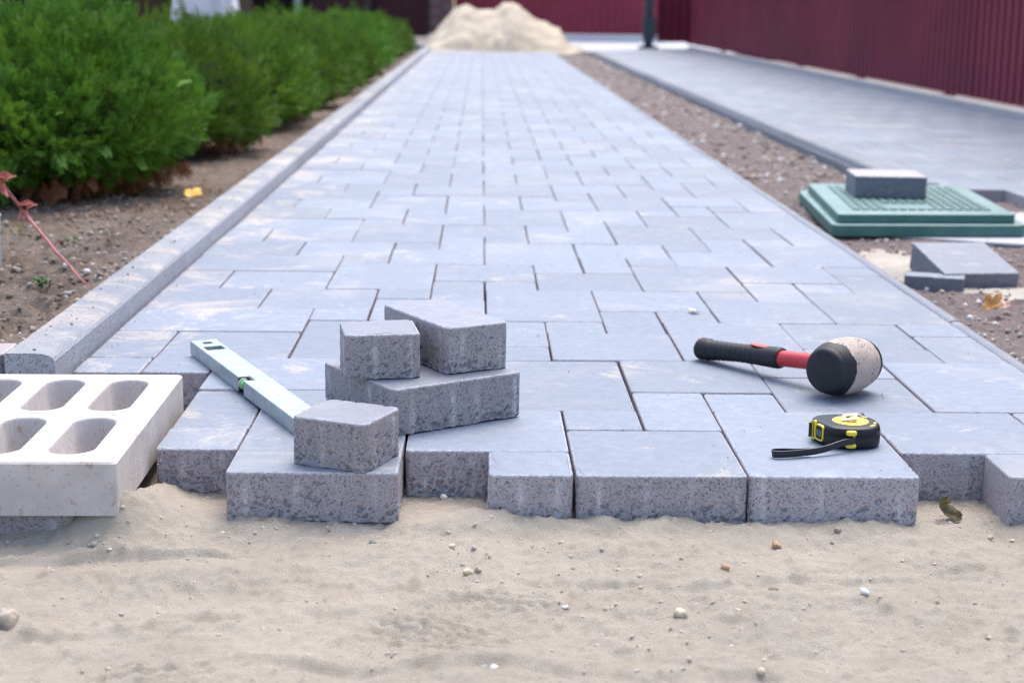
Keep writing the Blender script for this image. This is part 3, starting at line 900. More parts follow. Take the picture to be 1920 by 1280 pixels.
band = obj('head_band', np_mesh('head_band', hp['b'][0], hp['b'][1][:, ::-1], M_BAND, True), mal)
for key in 'ac': obj('striking_face', np_mesh('striking_face', hp[key][0], hp[key][1][:, ::-1], M_RUB, True), mal)
hdir = Vector((.330 - .4985, .606 - .403, 0)); hl = hdir.length; hdir.normalize(); hs = Vector((-hdir.y, hdir.x, 0))
def handle_pt(s, z): return hdir * s + Vector((0, 0, z))
def oval_tube(st, n=28):
    """st: (s, z, half width, half height)"""
    v = []; f = []
    for s, z, a, b_ in st:
        c = handle_pt(s, z)
        for k in range(n):
            w = 2*math.pi*k/n
            v.append(tuple(c + hs * (a * math.cos(w)) + upv * (b_ * math.sin(w))))
    for i in range(len(st)-1):
        for k in range(n): f.append((i*n+k, (i+1)*n+k, (i+1)*n+(k+1)%n, i*n+(k+1)%n))
    f.append(tuple(range(n))); f.append(tuple(reversed(range((len(st)-1)*n, len(st)*n))))
    return v, f
def zc(s): return .040 - (.040 - .0155) * min(1, s / (hl + .01))
st = [(s, zc(s), .0128, .0118) for s in np.linspace(.015, .118, 12)]
v, f = oval_tube(st); obj('shaft', MB().add(v, f).mesh('shaft', M_RED, smooth=True), mal)
st = []
g0, g1 = .112, hl + .012
for s in np.linspace(g0, g1, 90):
    q = (s - g0) / (g1 - g0)
    rr_ = .0150 + .0012 * math.cos(q * 2*math.pi) + .0016 * max(0, q - .8) / .2
    if q < .02: rr_ *= .93
    if q > .93: rr_ *= math.sqrt(max(.02, 1 - ((q - .93) / .072) ** 2))
    rib = .0007 * max(0, math.sin(q * 2*math.pi * 17)) if .30 < q < .86 else 0
    st.append((s, zc(s) + .0015 * math.sin(q * 3.0) + (.0015 if q > .85 else 0), rr_ + rib, (rr_ + rib) * .98))
v, f = oval_tube(st); obj('grip', MB().add(v, f).mesh('grip', M_RUB, smooth=True), mal)
for s0, ln in ((.152, .019), (g1 - .018, .016)):
    z_ = zc(s0) + .0168; bm = bmesh.new(); bmesh.ops.create_uvsphere(bm, u_segments=20, v_segments=10, radius=1)
    M4 = Matrix.Translation(handle_pt(s0, z_ - .0012)) @ hdir.to_track_quat('X', 'Z').to_matrix().to_4x4() @ Matrix.Diagonal((ln, .0085, .0022, 1))
    bmesh.ops.transform(bm, matrix=M4, verts=bm.verts)
    me = bpy.data.meshes.new('inlay'); bm.to_mesh(me); bm.free(); me.materials.append(M_REDRUB)
    for p in me.polygons: p.use_smooth = True
    obj('inlay', me, mal)

# ------------------------------------------------------------------ tape measure
M_TBLK = simple('tape_case_rubber', (.009, .010, .013), .40, .35, bscale=1200, bdist=.00015)
M_YEL = simple('yellow_plastic', (.80, .60, .03), .38, .5, var=.06)
M_BRASS = simple('worn_metal_clip', (.50, .40, .26), .35, .5, metal=.55, var=.15, vscale=120)
M_STRAP = simple('black_strap', (.020, .021, .026), .45, .5)
tm = empty('tape_measure', (.445, .150, .0002)); tag(tm, 'black and yellow tape measure lying flat with its strap trailing left', 'tape measure')
ctrl = [(-.0405, .003), (-.0300, -.0245), (-.0200, -.0340), (-.002, -.0385), (.018, -.0365), (.034, -.026), (.0400, -.008), (.0385, .014), (.028, .031), (.008, .0385), (-.014, .0375), (-.0330, .0300), (-.0400, .0180)]
def smooth_loop(c, sub=6, skip=()):
    n = len(c); out = []
    for i in range(n):
        p0, p1, p2, p3 = (np.array(c[(i + k) % n]) for k in (-1, 0, 1, 2))
        if i in skip: out.append(tuple(p1)); continue
        for k in range(sub):
            t = k / sub
            q = .5 * ((2*p1) + (-p0 + p2)*t + (2*p0 - 5*p1 + 4*p2 - p3)*t*t + (-p0 + 3*p1 - 3*p2 + p3)*t**3)
            out.append(tuple(q))
    return out
lp = smooth_loop(ctrl)
H_T = .0265
lv_ = [(0.0, .004), (.0010, .0016), (.0035, .0002), (.0142, .0), (.0146, .0006), (.0154, .0006), (.0158, .0), (H_T - .006, .0002), (H_T - .0025, .0014), (H_T - .0006, .0042), (H_T, .0075)]
v, f = prism(lp, lv_)
case = obj('case', MB().add(v, f).mesh('case', M_TBLK), tm)
for p in case.data.polygons:
    if len(p.vertices) == 4: p.use_smooth = True
v, f = prism([(.0045 + .0225 * math.cos(2*math.pi*k/48), -.001 + .0225 * math.sin(2*math.pi*k/48)) for k in range(48)], [(H_T - .0015, 0), (H_T + .0004, 0), (H_T + .0009, .0008)])
obj('disc', MB().add(v, f).mesh('disc', M_YEL), tm)
for (x, y, a) in ((.027, -.0215, .6), (.0325, -.010, 1.2), (.0265, .020, 2.2)):
    M4 = Matrix.Translation((x, y, H_T - .0012)) @ Matrix.Rotation(a, 4, 'Z')
    obj('button', MB().box(-.0045, .0045, -.0020, .0020, -.001, .0014, M4).mesh('button', M_YEL, bevel=.0008), tm)
# belt clip plate with a slot, tilted above the disc
cp = plate_with_holes([-.0095, -.0042, .0046, .0095], [-.0105, -.003, .003, .0105], 0, .0009, lambda x, y: abs(x) < .0043 and abs(y) < .0029)
oc = obj('belt_clip', cp.mesh('belt_clip', M_BRASS, bevel=.0002, seg=1), tm, (.0035, .0005, H_T + .0042), (R(9), R(-10), R(-17)))
v, f = tube_arrays([(.004, .012, H_T + .0002), (.004, .012, H_T + .006)], .0028, 12)
obj('clip_post', MB().add(v, f).mesh('clip_post', M_BRASS), tm)
# mouth: face between the first two control points, with a yellow outline and the hook
m0, m1 = Vector((-.0405, .003, 0)), Vector((-.0300, -.0245, 0))
mt = (m1 - m0).normalized(); mn = Vector((mt.y, -mt.x, 0)); mn = -mn if mn.x > 0 else mn
MM = Matrix((( mt.x, 0, mn.x, m0.x + mn.x*.0004), (mt.y, 0, mn.y, m0.y + mn.y*.0004), (0, 1, 0, 0), (0, 0, 0, 1)))
# local: x along the face, y up, z outwards
def ring_poly(o, i, z0, z1):
    n = len(o); v = [(a, b_, z0) for a, b_ in o] + [(a, b_, z1) for a, b_ in o] + [(a, b_, z0) for a, b_ in i] + [(a, b_, z1) for a, b_ in i]
    f = []
    for k in range(n):
        j = (k+1) % n
        f += [(n+k, n+j, 3*n+j, 3*n+k), (k, j, n+j, n+k), (2*n+j, 2*n+k, 3*n+k, 3*n+j), (j, k, 2*n+k, 2*n+j)]
    return v, f
v, f = ring_poly(rrect(.006, .0245, .0045, .0245, .0045, 4), rrect(.0078, .0227, .0063, .0227, .0035, 4), -.002, .0016)
rg = obj('yellow_trim', MB().add(v, f, MM).mesh('yellow_trim', M_YEL), tm)
v, f = ring_poly(rrect(-.0005, .0060, .0030, .0270, .002, 4), rrect(.0011, .0046, .0048, .0250, .0015, 4), -.002, .0012)
obj('yellow_trim', MB().add(v, f, MM).mesh('yellow_trim', M_YEL), tm)
b = MB()
for k in range(5): b.box(.0105 + k*.0024, .0117 + k*.0024, .0105, .0185, .000, .0022, MM)
obj('grip_ribs', b.mesh('grip_ribs', simple('grey_ribs', (.16, .17, .19), .5)), tm)
obj('hook', MB().box(-.0022, -.0008, .0050, .0235, -.001, .0050, MM).mesh('hook', simple('dark_steel_hook', (.10, .08, .08), .4, metal=.6), bevel=.0003), tm)
# strap lug: two yellow bobbins and a pin, front side
lg = Vector((-.0030, -.0405, 0))
for z0, z1 in ((.0030, .0078), (.0185, .0242)):
    v, f = prism([(lg.x + .0066 * math.cos(2*math.pi*k/20), lg.y + .0042 * math.sin(2*math.pi*k/20)) for k in range(20)], [(z0, .0012), (z0 + .0012, 0), (z1 - .0012, 0), (z1, .0012)])
    obj('strap_lug', MB().add(v, f).mesh('strap_lug', M_YEL), tm)
v, f = tube_arrays([(lg.x + .0035, lg.y, .007), (lg.x + .0035, lg.y, .019)], .0014, 10)
obj('lug_pin', MB().add(v, f).mesh('lug_pin', M_YEL), tm)
# strap: a band on edge running to a narrow loop
def band_strip(path_, hw, th):
    v = []; f = []
    n = len(path_)
    for i, (p, tilt) in enumerate(path_):
        p = Vector(p); t = (Vector(path_[min(i+1, n-1)][0]) - Vector(path_[max(i-1, 0)][0])).normalized()
        s = Vector((-t.y, t.x, 0)).normalized(); u = (upv * math.cos(tilt) + s * math.sin(tilt)); s2 = (s * math.cos(tilt) - upv * math.sin(tilt))
        for a, c in ((-1, -1), (1, -1), (1, 1), (-1, 1)): v.append(tuple(p + s2 * (a * th / 2) + u * (c * hw)))
    for i in range(n-1):
        for k in range(4): f.append((4*i+k, 4*i+(k+1) % 4, 4*i+4+(k+1) % 4, 4*i+4+k))
    f.append((3, 2, 1, 0)); f.append((4*n-4, 4*n-3, 4*n-2, 4*n-1))
    return v, f
def cr(pts, sub=8):
    out = []
    P = [pts[0]] + pts + [pts[-1]]
    for i in range(1, len(P) - 2):
        p0, p1, p2, p3 = (np.array(P[i + k], float) for k in (-1, 0, 1, 2))
        for k in range(sub):
            t = k / sub; out.append(tuple(.5 * ((2*p1) + (-p0 + p2)*t + (2*p0 - 5*p1 + 4*p2 - p3)*t*t + (-p0 + 3*p1 - 3*p2 + p3)*t**3)))
    out.append(tuple(P[-2])); return out
sp = [(.0012, -.0425, .0130), (-.006, -.0455, .0125), (-.018, -.0500, .0110), (-.034, -.0580, .0080), (-.052, -.0655, .0058), (-.074, -.0720, .0050), (-.092, -.0765, .0048), (-.1015, -.0765, .0047), (-.1045, -.0720, .0047), (-.1015, -.0675, .0047), (-.090, -.0655, .0047), (-.074, -.0665, .0047), (-.058, -.0640, .0048)]
v, f = band_strip([(p, .18) for p in cr(sp)], .0043, .0014)
me = MB().add(v, f).mesh('strap', M_STRAP, bevel=0); obj('strap', me, tm)

# ------------------------------------------------------------------ green hatch cover, brick on it, sheet under it, grey blocks
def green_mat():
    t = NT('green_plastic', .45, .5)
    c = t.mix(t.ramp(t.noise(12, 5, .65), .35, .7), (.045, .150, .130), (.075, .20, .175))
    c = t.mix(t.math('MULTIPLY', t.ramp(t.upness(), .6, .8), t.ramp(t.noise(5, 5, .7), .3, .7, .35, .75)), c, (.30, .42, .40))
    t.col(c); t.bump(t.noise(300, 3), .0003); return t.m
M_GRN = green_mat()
M_SHEET = simple('pale_cement_sheet', (.44, .44, .48), .7, var=.1, vscale=12)
def quad_prism(c, z0, z1, r=.012, ins=.0, bev=.004):
    """rounded-corner prism over an arbitrary convex quad, CCW"""
    P = [Vector(p) for p in c]; out = []
    for i in range(4):
        a, b_, d = P[i-1], P[i], P[(i+1) % 4]
        u = (a - b_).normalized(); w = (d - b_).normalized()
        p, q = b_ + u * r, b_ + w * r
        for k in range(5):
            t = k / 4; out.append(tuple((1-t)**2 * p + 2*t*(1-t) * b_ + t*t * q))
    return prism(out, [(z0, bev*.5), (z0 + bev*.5, 0), (z1 - bev, 0), (z1 - bev*.3, bev*.3), (z1, bev)])
sheet = obj('cement_sheet', MB().add(*quad_prism([(.905, 2.22), (1.50, 1.965), (1.545, 2.66), (.95, 2.80)], -.034, -.027, r=.002, bev=.001)).mesh('cement_sheet', M_SHEET))
tag(sheet, 'thin pale cement sheet lying on the soil under the green cover', 'sheet')
TL = [(.880, 2.165), (1.334, 2.190), (1.395, 2.850), (.945, 2.860)]
FL = [(.862, 2.140), (1.358, 2.165), (1.420, 2.880), (.924, 2.895)]
hatch = empty('hatch_cover', (1.10, 2.50, -.0265)); tag(hatch, 'green plastic hatch cover with a gridded top lying beside the path', 'hatch cover')
off = lambda q: [(a - 1.10, b_ - 2.50) for a, b_ in q]
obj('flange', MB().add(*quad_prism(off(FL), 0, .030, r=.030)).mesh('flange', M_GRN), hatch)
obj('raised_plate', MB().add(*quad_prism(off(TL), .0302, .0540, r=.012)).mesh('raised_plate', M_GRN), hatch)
T4 = [Vector(p) for p in off(TL)]
def bil(u, w): return T4[0]*(1-u)*(1-w) + T4[1]*u*(1-w) + T4[2]*u*w + T4[3]*(1-u)*w
b = MB()
NU, NV = 15, 16
for i in range(NU):
    for j in range(NV):
        u0_, u1_ = .10 + .80*i/NU + .008, .10 + .80*(i+1)/NU - .008
        w0, w1 = .10 + .80*j/NV + .007, .10 + .80*(j+1)/NV - .007
        if .30 < (u0_+u1_)/2 < .60 and .14 < (w0+w1)/2 < .32: continue
        q = [bil(u0_, w0), bil(u1_, w0), bil(u1_, w1), bil(u0_, w1)]
        v = [(p.x, p.y, .0541) for p in q] + [(p.x, p.y, .0575) for p in q]
        b.add(v, [(4,5,6,7),(0,1,5,4),(1,2,6,5),(2,3,7,6),(3,0,4,7)])
obj('tread_grid', b.mesh('tread_grid', M_GRN), hatch)
M_TOPBR = paver_mat('pale_topped_paver', base=(.36, .33, .32), side=(.15, .165, .20), dust=.6)
bk = hires_block(.190, .188, .058, 81, M_TOPBR, r=.006, nibs=False, rough=.7, step=.005)
loose('paving_stone', bk, (1.098, 2.572, .0315), R(-5), 'square paver with a dusty pale top sitting on the green hatch cover', group='')
g1_ = hires_block(.162, .185, .058, 82, M_PAVER_DARK, r=.003, nibs=False, rough=.5, step=.006)
loose('paving_stone', g1_, (1.012, 1.560, -.040), R(7), 'dark grey square block, slightly tilted, on the soil in front of the green cover', rx=R(12), group='dark blocks on the soil strip')
g2_ = hires_block(.118, .050, .046, 83, M_PAVER_DARK, r=.003, nibs=False, rough=.5, step=.006)
loose('paving_stone', g2_, (.925, 1.455, -.052), R(-20), 'narrow dark grey block piece lying before the square one on the soil', group='dark blocks on the soil strip')

# ------------------------------------------------------------------ leaves
def leaf_mat(name, c, c2, tr=.0):
    t = NT(name, .55, .4)
    t.col(t.mix(t.ramp(t.noise(90, 4, .7), .35, .65), c, c2)); t.bump(t.noise(240, 3), .0006); return t.m
def leaf_mesh(L, W, mat, lobes=5, curl=.5, fold=.3, seed=0, stem=True):
    rs = np.random.default_rng(seed); n = 48
    th = np.linspace(-math.pi, math.pi, n, endpoint=False)
    rad = .55 + .45 * np.abs(np.cos(th * lobes / 2)) ** .7
    rad *= .75 + .25 * np.cos(th); rad += rs.normal(0, .02, n)
    V = [(0, 0, 0)]
    for fr in (.5, 1.0):
        for t, r in zip(th, rad): V.append((math.cos(t) * r * fr * L, math.sin(t) * r * fr * W, 0))
    V = np.array(V)
    V[:, 2] = curl * (V[:, 0] / L) ** 2 * L * .6 + fold * np.abs(V[:, 1]) + vnoise(V[:, 0] / L * 3, V[:, 1] / L * 3, seed=seed) * L * .10
    F3 = np.array([(0, 1 + k, 1 + (k+1) % n) for k in range(n)]); F4 = np.array([(1+k, 1+n+k, 1+n+(k+1) % n, 1+(k+1) % n) for k in range(n)])
    me = np_mesh('leaf', V, [F3, F4], mat, True)
    return me
def add_leaf(loc, rot, L, W, mat, label, **k):
    e = empty('fallen_leaf', loc); e.rotation_euler = rot; tag(e, label, 'leaf', 'fallen leaves')
    me = leaf_mesh(L, W, mat, **k)
    o = obj('blade', me, e)
    sm = o.modifiers.new('thickness', 'SOLIDIFY'); sm.thickness = .0004
    v, f = tube_arrays([(-L * .30, 0, .001), (-L * .75, L * .06, .002), (-L * 1.15, L * .02, .004)], [.0007, .0006, .0005], 6)
    obj('stalk', MB().add(v, f).mesh('stalk', mat), e)
    return e
LM1 = leaf_mat('olive_dry_leaf', (.085, .065, .022), (.24, .20, .09)); LM2 = leaf_mat('orange_dry_leaf', (.40, .15, .04), (.52, .26, .07)); LM3 = leaf_mat('yellow_leaf', (.60, .27, .03), (.72, .42, .05)); LM4 = leaf_mat('reddish_dry_leaf', (.38, .20, .14), (.50, .32, .24))
add_leaf((.530, .028, -.043), (R(70), R(50), R(25)), (.023), .016, LM1, 'curled olive brown dry leaf on the sand beside the tape measure paver', curl=1.2, fold=.9, seed=4, lobes=3)
add_leaf((.938, 1.135, -.012), (R(25), R(-30), R(10)), .028, .026, LM2, 'orange curled maple leaf on the right soil strip', curl=.8, fold=.5, seed=5)
add_leaf((.972, 1.150, -.015), (R(-20), R(20), R(160)), .024, .022, LM4, 'reddish brown dry leaf touching the orange one on the right soil strip', curl=.6, fold=.5, seed=6)
add_leaf((-.728, 2.200, .050), (R(10), R(-12), R(60)), .034, .032, LM3, 'bright yellow leaf on the bed against the left kerb', curl=.5, fold=.5, seed=7)
add_leaf((.367, .985, .003), (R(6), R(4), R(110)), .016, .012, leaf_mat('pale_dry_leaf', (.50, .40, .28), (.68, .58, .44)), 'small pale dry leaf scrap lying on the path behind the mallet', curl=.4, fold=.2, seed=8, lobes=3)

# ------------------------------------------------------------------ red creeper shoot, weeds and blue pipe in the bed
M_VINE = leaf_mat('red_vine_stem', (.34, .09, .10), (.46, .16, .15)); M_VLEAF = leaf_mat('red_vine_leaf', (.42, .09, .07), (.56, .20, .15))
vine = empty('creeper_shoot', (-.680, .965, .043)); tag(vine, 'red creeper shoot arching over the bed with its tip on the kerb', 'creeper')
wp = [(-.676, .958, .0435), (-.705, 1.000, .047), (-.741, 1.062, .062), (-.775, 1.105, .080), (-.800, 1.147, .092), (-.836, 1.200, .112), (-.870, 1.250, .132), (-.885, 1.235, .160), (-.897, 1.206, .190), (-.905, 1.15, .22), (-.93, 1.05, .26)]
lp_ = [tuple(np.array(p) - np.array([-.680, .965, .043])) for p in wp]
sm_ = cr(lp_, 6)
v, f = tube_arrays(sm_, [.0012 + .0018 * min(1, k / 20) for k in range(len(sm_))], 8)
obj('stem', MB().add(v, f).mesh('stem', M_VINE, smooth=True), vine)
vl = leaf_mesh(.017, .007, M_VLEAF, lobes=1, curl=-.9, fold=.5, seed=2)
for base, n, sc in (((-.868, 1.243, .140), 5, 1.0), ((-.897, 1.200, .196), 5, 1.25), ((-.790, 1.130, .088), 1, .5), ((-.74, 1.062, .064), 1, .45)):
    for k in range(n):
        o = obj('leaf', vl, vine, tuple(np.array(base) - np.array([-.680, .965, .043]) + np.array([.007 * math.cos(k * 1.3), .004, .010 * math.sin(k * 1.3)])), (R(60), R(-40 + 35 * k), R(-30 + 55 * k)))
        o.scale = (sc,) * 3
def weed(loc, label, mat, n=16, r=.02, seed=0, blade=(.012, .0045), h=.018):
    e = empty('weed', loc); tag(e, label, 'weed', 'weeds in the bed')
    rs = np.random.default_rng(seed); me = leaf_mesh(blade[0], blade[1], mat, lobes=1, curl=-.5, fold=.4, seed=seed)
    for k in range(n):
        a = rs.uniform(0, 6.28); q = rs.uniform(.2, 1)
        o = obj('leaf', me, e, (r*q*math.cos(a), r*q*math.sin(a), h * rs.uniform(.3, 1)), (rs.uniform(-.5, .5), rs.uniform(-1.1, -.1), a)); o.scale = (rs.uniform(.6, 1.2),) * 3
    v, f = tube_arrays([(0, 0, -.012), (0, .001, h * .8)], [.0012, .0008], 6); obj('stem', MB().add(v, f).mesh('stem', mat), e)
    return e
GW = leaf_mat('weed_green', (.06, .13, .03), (.12, .22, .05)); YW = leaf_mat('pale_weed', (.25, .32, .18), (.38, .42, .26))
weed((-.800, 1.096, .014), 'small green weed in the bed beside the kerb, nearest the viewer', GW, 20, .018, 3)
weed((-.865, 1.57, .018), 'tiny dark green weed further back in the bed behind the creeper', GW, 9, .014, 4)
weed((-.800, 1.66, .022), 'pale greyish seedling in the middle of the bed', YW, 7, .012, 5)
weed((-.985, 1.62, .030), 'yellowish stalk with few leaves at the left edge of the bed', leaf_mat('yellow_weed', (.38, .36, .08), (.50, .46, .14)), 5, .016, 6, (.022, .003), .03)
M_BLUEP = simple('pale_blue_plastic', (.30, .42, .50), .4)
v = []; 
pc = prism([(.055*math.cos(2*math.pi*k/40), .055*math.sin(2*math.pi*k/40)) for k in range(40)], [(-.02, .004), (.0, 0), (.10, -.003), (.103, -.005), (.106, -.002)])
tb = obj('plastic_bucket', MB().add(*pc).mesh('plastic_bucket', M_BLUEP), None, (-.991, 1.30, .015))
tag(tb, 'pale blue plastic bucket cut off by the left edge of the picture', 'bucket')

# ------------------------------------------------------------------ thuja hedge
def thuja_mat(name, a, b_, c_):
    t = NT(name, .6, .18)
    r = t.island()
    c = t.mix(r, a, b_); c = t.mix(t.ramp(t.noise(7, 3), .45, .7, 0, .6), c, c_)
    hv = t.n('ShaderNodeHueSaturation'); t.l(c, hv.inputs['Color']); t.l(t.ramp(t.objrand(), 0, 1, .84, 1.18), hv.inputs['Value']); t.l(t.ramp(t.objrand(), 0, 1, .485, .505), hv.inputs['Hue']); c = hv.outputs[0]
    t.col(c)
    t.b.inputs['Subsurface Weight'].default_value = 0
    tr = t.n('ShaderNodeBsdfTranslucent'); t.l(c, tr.inputs[0]); mx = t.n('ShaderNodeMixShader'); mx.inputs[0].default_value = .25
    out = t.t.nodes['Material Output']; t.l(t.b.outputs[0], mx.inputs[1]); t.l(tr.outputs[0], mx.inputs[2]); t.l(mx.outputs[0], out.inputs[0])
    return t.m
M_THUJA = thuja_mat('thuja_foliage', (.026, .084, .012), (.14, .29, .032), (.19, .36, .034))
M_TDEAD = thuja_mat('thuja_dead', (.16, .07, .03), (.34, .16, .07), (.26, .13, .07))
M_TCORE = simple('thuja_shaded_core', (.022, .030, .012), .9, .1, bscale=60, bdist=.01)  # solid core for the twigs, the crown's inner shade painted into its colour
M_BARK = simple('thuja_bark', (.10, .065, .045), .9, .1, bscale=200, bdist=.002)
def spray_template(detail):
    """flat scale-leaf frond, unit length along +X, lying in XY"""
    V = []; F = []
    def dia(p, d, l, w):
        p = np.array(p); d = np.array(d) / np.linalg.norm(d); q = np.array([-d[1], d[0], 0])
        b0 = len(V); V.extend([p, p + d*l*.5 + q*w*.8, p + d*l, p + d*l*.5 - q*w*.8]); F.append((b0, b0+1, b0+2, b0+3))
    dia((0, 0, 0), (1, 0, 0), 1.0, .035)
    npair = 6 if detail else 4
    for k in range(npair):
        s = .10 + .80 * k / npair
        L = .50 * (1 - .62 * s) * (1.0 if k % 2 else .85)
        for sg in (-1, 1):
            a = R(48 - 8 * s) * sg
            d = (math.cos(a), math.sin(a), -.15)
            dia((s, 0, 0), d, L, .036 if detail else .060)
            if detail:
                for m_ in (.35, .65):
                    for s2 in (-1, 1):
                        a2 = a + s2 * R(38); p = (s + math.cos(a) * L * m_, math.sin(a) * L * m_, -.1 * L * m_)
                        dia(p, (math.cos(a2), math.sin(a2), -.1), L * .42, .034)
    return np.array(V), np.array(F)
SPR = {True: spray_template(True), False: spray_template(False)}
def crown_mesh(n, rx, ry, h, size, detail, seed, dead=False, z0=.04):
    rs = np.random.default_rng(seed); tv, tf = SPR[detail]
    V = []; 
    u = rs.uniform(0, 2*np.pi, n); cz = rs.uniform(-.86, 1.0, n) if not dead else rs.uniform(-1.0, -.60, n)
    ph = np.arcsin(cz)
    ex = .92
    sx = np.cos(u); sy = np.sin(u)
    cr_ = np.where(cz > 0, np.abs(np.cos(ph)) ** ex, np.sqrt(np.clip(1 - .62 * np.abs(cz) ** 2.2, 0, 1))); szz = np.where(cz > 0, np.abs(cz) ** .95, -.36 * np.abs(cz))
    D = np.c_[sx * cr_, sy * cr_, szz]
    lump = 1 + .15 * fbm(D[:, 0] * 2.6 + seed, D[:, 1] * 2.6, D[:, 2] * 2.6, oct=2, seed=seed) * 1.8 + .085 * vnoise(D[:, 0] * 6 + seed, D[:, 1] * 7, D[:, 2] * 7, seed=seed + 3)
    dep = 1 - .32 * rs.random(n) ** 1.5
    r = lump * dep
    C = D * r[:, None] * np.array([rx, ry, h * .74]) + np.array([0, 0, z0 + h * .28])
    Nn = D / np.array([rx, ry, h * .74]); Nn /= np.linalg.norm(Nn, axis=1)[:, None]
    out = Nn + rs.normal(0, .45, (n, 3)) + np.c_[np.zeros(n), np.zeros(n), np.where(cz > -.1, .45, -.35)]
    if dead: out = Nn * .6 + rs.normal(0, .4, (n, 3)) + np.array([0, 0, -.8])
    out /= np.linalg.norm(out, axis=1)[:, None]
    sd = np.cross(out, rs.normal(0, 1, (n, 3)) + np.array([0, 0, 1.2])); sd /= np.linalg.norm(sd, axis=1)[:, None] + 1e-9
    nn = np.cross(out, sd)
    s = size * rs.uniform(.6, 1.25, n)
    P = C[:, None, :] + s[:, None, None] * (tv[None, :, 0:1] * out[:, None, :] + tv[None, :, 1:2] * sd[:, None, :] + (tv[None, :, 2:3] - .18 * tv[None, :, 0:1] ** 2) * nn[:, None, :])
    P[:, :, 2] = np.maximum(P[:, :, 2], .006)
    V = P.reshape(-1, 3); F = (tf[None] + (np.arange(n) * len(tv))[:, None, None]).reshape(-1, 4)
    return np_mesh('crown', V, F, M_TDEAD if dead else M_THUJA)
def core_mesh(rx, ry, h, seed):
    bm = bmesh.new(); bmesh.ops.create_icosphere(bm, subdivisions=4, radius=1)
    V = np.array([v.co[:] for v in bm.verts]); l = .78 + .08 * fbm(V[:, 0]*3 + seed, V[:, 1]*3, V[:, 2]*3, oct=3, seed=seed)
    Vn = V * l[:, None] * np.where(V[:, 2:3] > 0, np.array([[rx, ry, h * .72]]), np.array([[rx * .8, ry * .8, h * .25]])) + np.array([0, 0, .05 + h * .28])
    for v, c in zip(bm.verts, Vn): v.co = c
    me = bpy.data.meshes.new('shaded_twig_core'); bm.to_mesh(me); bm.free(); me.materials.append(M_TCORE); return me
ordn = ['nearest', 'second', 'third', 'fourth', 'fifth', 'sixth', 'seventh', 'eighth', 'ninth', 'tenth', 'farthest']
words = ['nearest and largest round clipped thuja of the hedge, brown sprays at its foot'] + ['%s round clipped thuja counted from the viewer along the hedge' % w for w in ordn[1:10]] + ['farthest round clipped thuja, at the sand heap end of the hedge']
protos = {}
def proto(kind, seed):
    k = (kind, seed)
    if k not in protos:
        if kind == 'near': c = crown_mesh(4400, .385, .53, .40, .050, True, seed, z0=.070); d = crown_mesh(700, .40, .57, .38, .045, True, seed + 50, True)
        elif kind == 'mid': c = crown_mesh(8500, .395, .50, .41, .046, False, seed, z0=.018); d = crown_mesh(400, .40, .58, .38, .045, False, seed + 50, True)
        else: c = crown_mesh(5000, .395, .50, .41, .060, False, seed, z0=.018); d = crown_mesh(160, .38, .62, .40, .07, False, seed + 50, True)
        core = core_mesh(.37, .50, .38, seed)
        tr = MB()
        for q in range(5):
            a = q * 1.3 + seed; v, f = tube_arrays([(.05*math.cos(a), .08*math.sin(a), -.02), (.10*math.cos(a), .16*math.sin(a), .12), (.18*math.cos(a), .30*math.sin(a), .30)], [.018, .013, .007], 8); tr.add(v, f)
        protos[k] = (c, d, core, tr.mesh('trunk', M_BARK, smooth=True))
    return protos[k]
for i in range(11):
    y = 2.50 + i * 1.29
    kind = 'near' if i == 0 else ('mid' if i < 4 else 'far')
    c, d, core, tr = proto(kind, 1 + (i % 3)); extra = crown_mesh(15000, .385, .53, .40, .028, False, 1, z0=.070) if i == 0 else (None if i == 1 else None)
    e = empty('thuja_bush', (-1.125 + (-.03 if i == 0 else prs.uniform(-.03, .03)), y, .012)); tag(e, words[i], 'bush', 'thuja hedge beside the path')
    e.rotation_euler = (0, 0, (0 if i == 0 else math.pi * (i % 2)) + prs.normal(0, .04))
    hsc = .995 - .11 * i / 10 + (0 if i == 0 else prs.uniform(-.05, .04))
    e.scale = (.92 if i == 0 else 1, 1, hsc)
    obj('crown', c, e)
    if extra: obj('foliage_tips', extra, e)
    obj('dry_sprays', d, e); obj('shaded_twig_core', core, e); obj('trunk', tr, e)
# brown thuja litter under the hedge
rs = np.random.default_rng(44); n = 5200
tv, tf = SPR[False]
x = rs.uniform(-1.5, -.70, n); y = 1.75 + rs.random(n) ** 1.2 * 6
k_ = rs.random(n) < sstep(1.7, 2.1, y + .25 * vnoise(x * 6, y * 6, seed=2)) * .95; x, y = x[k_], y[k_]; n = len(x)
z = bed_h(x, y) + .001; a = rs.uniform(0, 6.28, n); s = rs.uniform(.010, .030, n)
ca, sa = np.cos(a), np.sin(a)
P = np.stack([x[:, None] + s[:, None]*(tv[None, :, 0]*ca[:, None] - tv[None, :, 1]*sa[:, None]), y[:, None] + s[:, None]*(tv[None, :, 0]*sa[:, None] + tv[None, :, 1]*ca[:, None]), z[:, None] + s[:, None]*tv[None, :, 0]*rs.uniform(-.1, .5, n)[:, None] + 0*tv[None, :, 1]], -1)
me = np_mesh('thuja_litter', P.reshape(-1, 3), (tf[None] + (np.arange(n)*len(tv))[:, None, None]).reshape(-1, 4), thuja_mat('brown_litter', (.22, .13, .07), (.40, .26, .15), (.34, .24, .16)))
tag(obj('thuja_litter', me), kind='stuff')

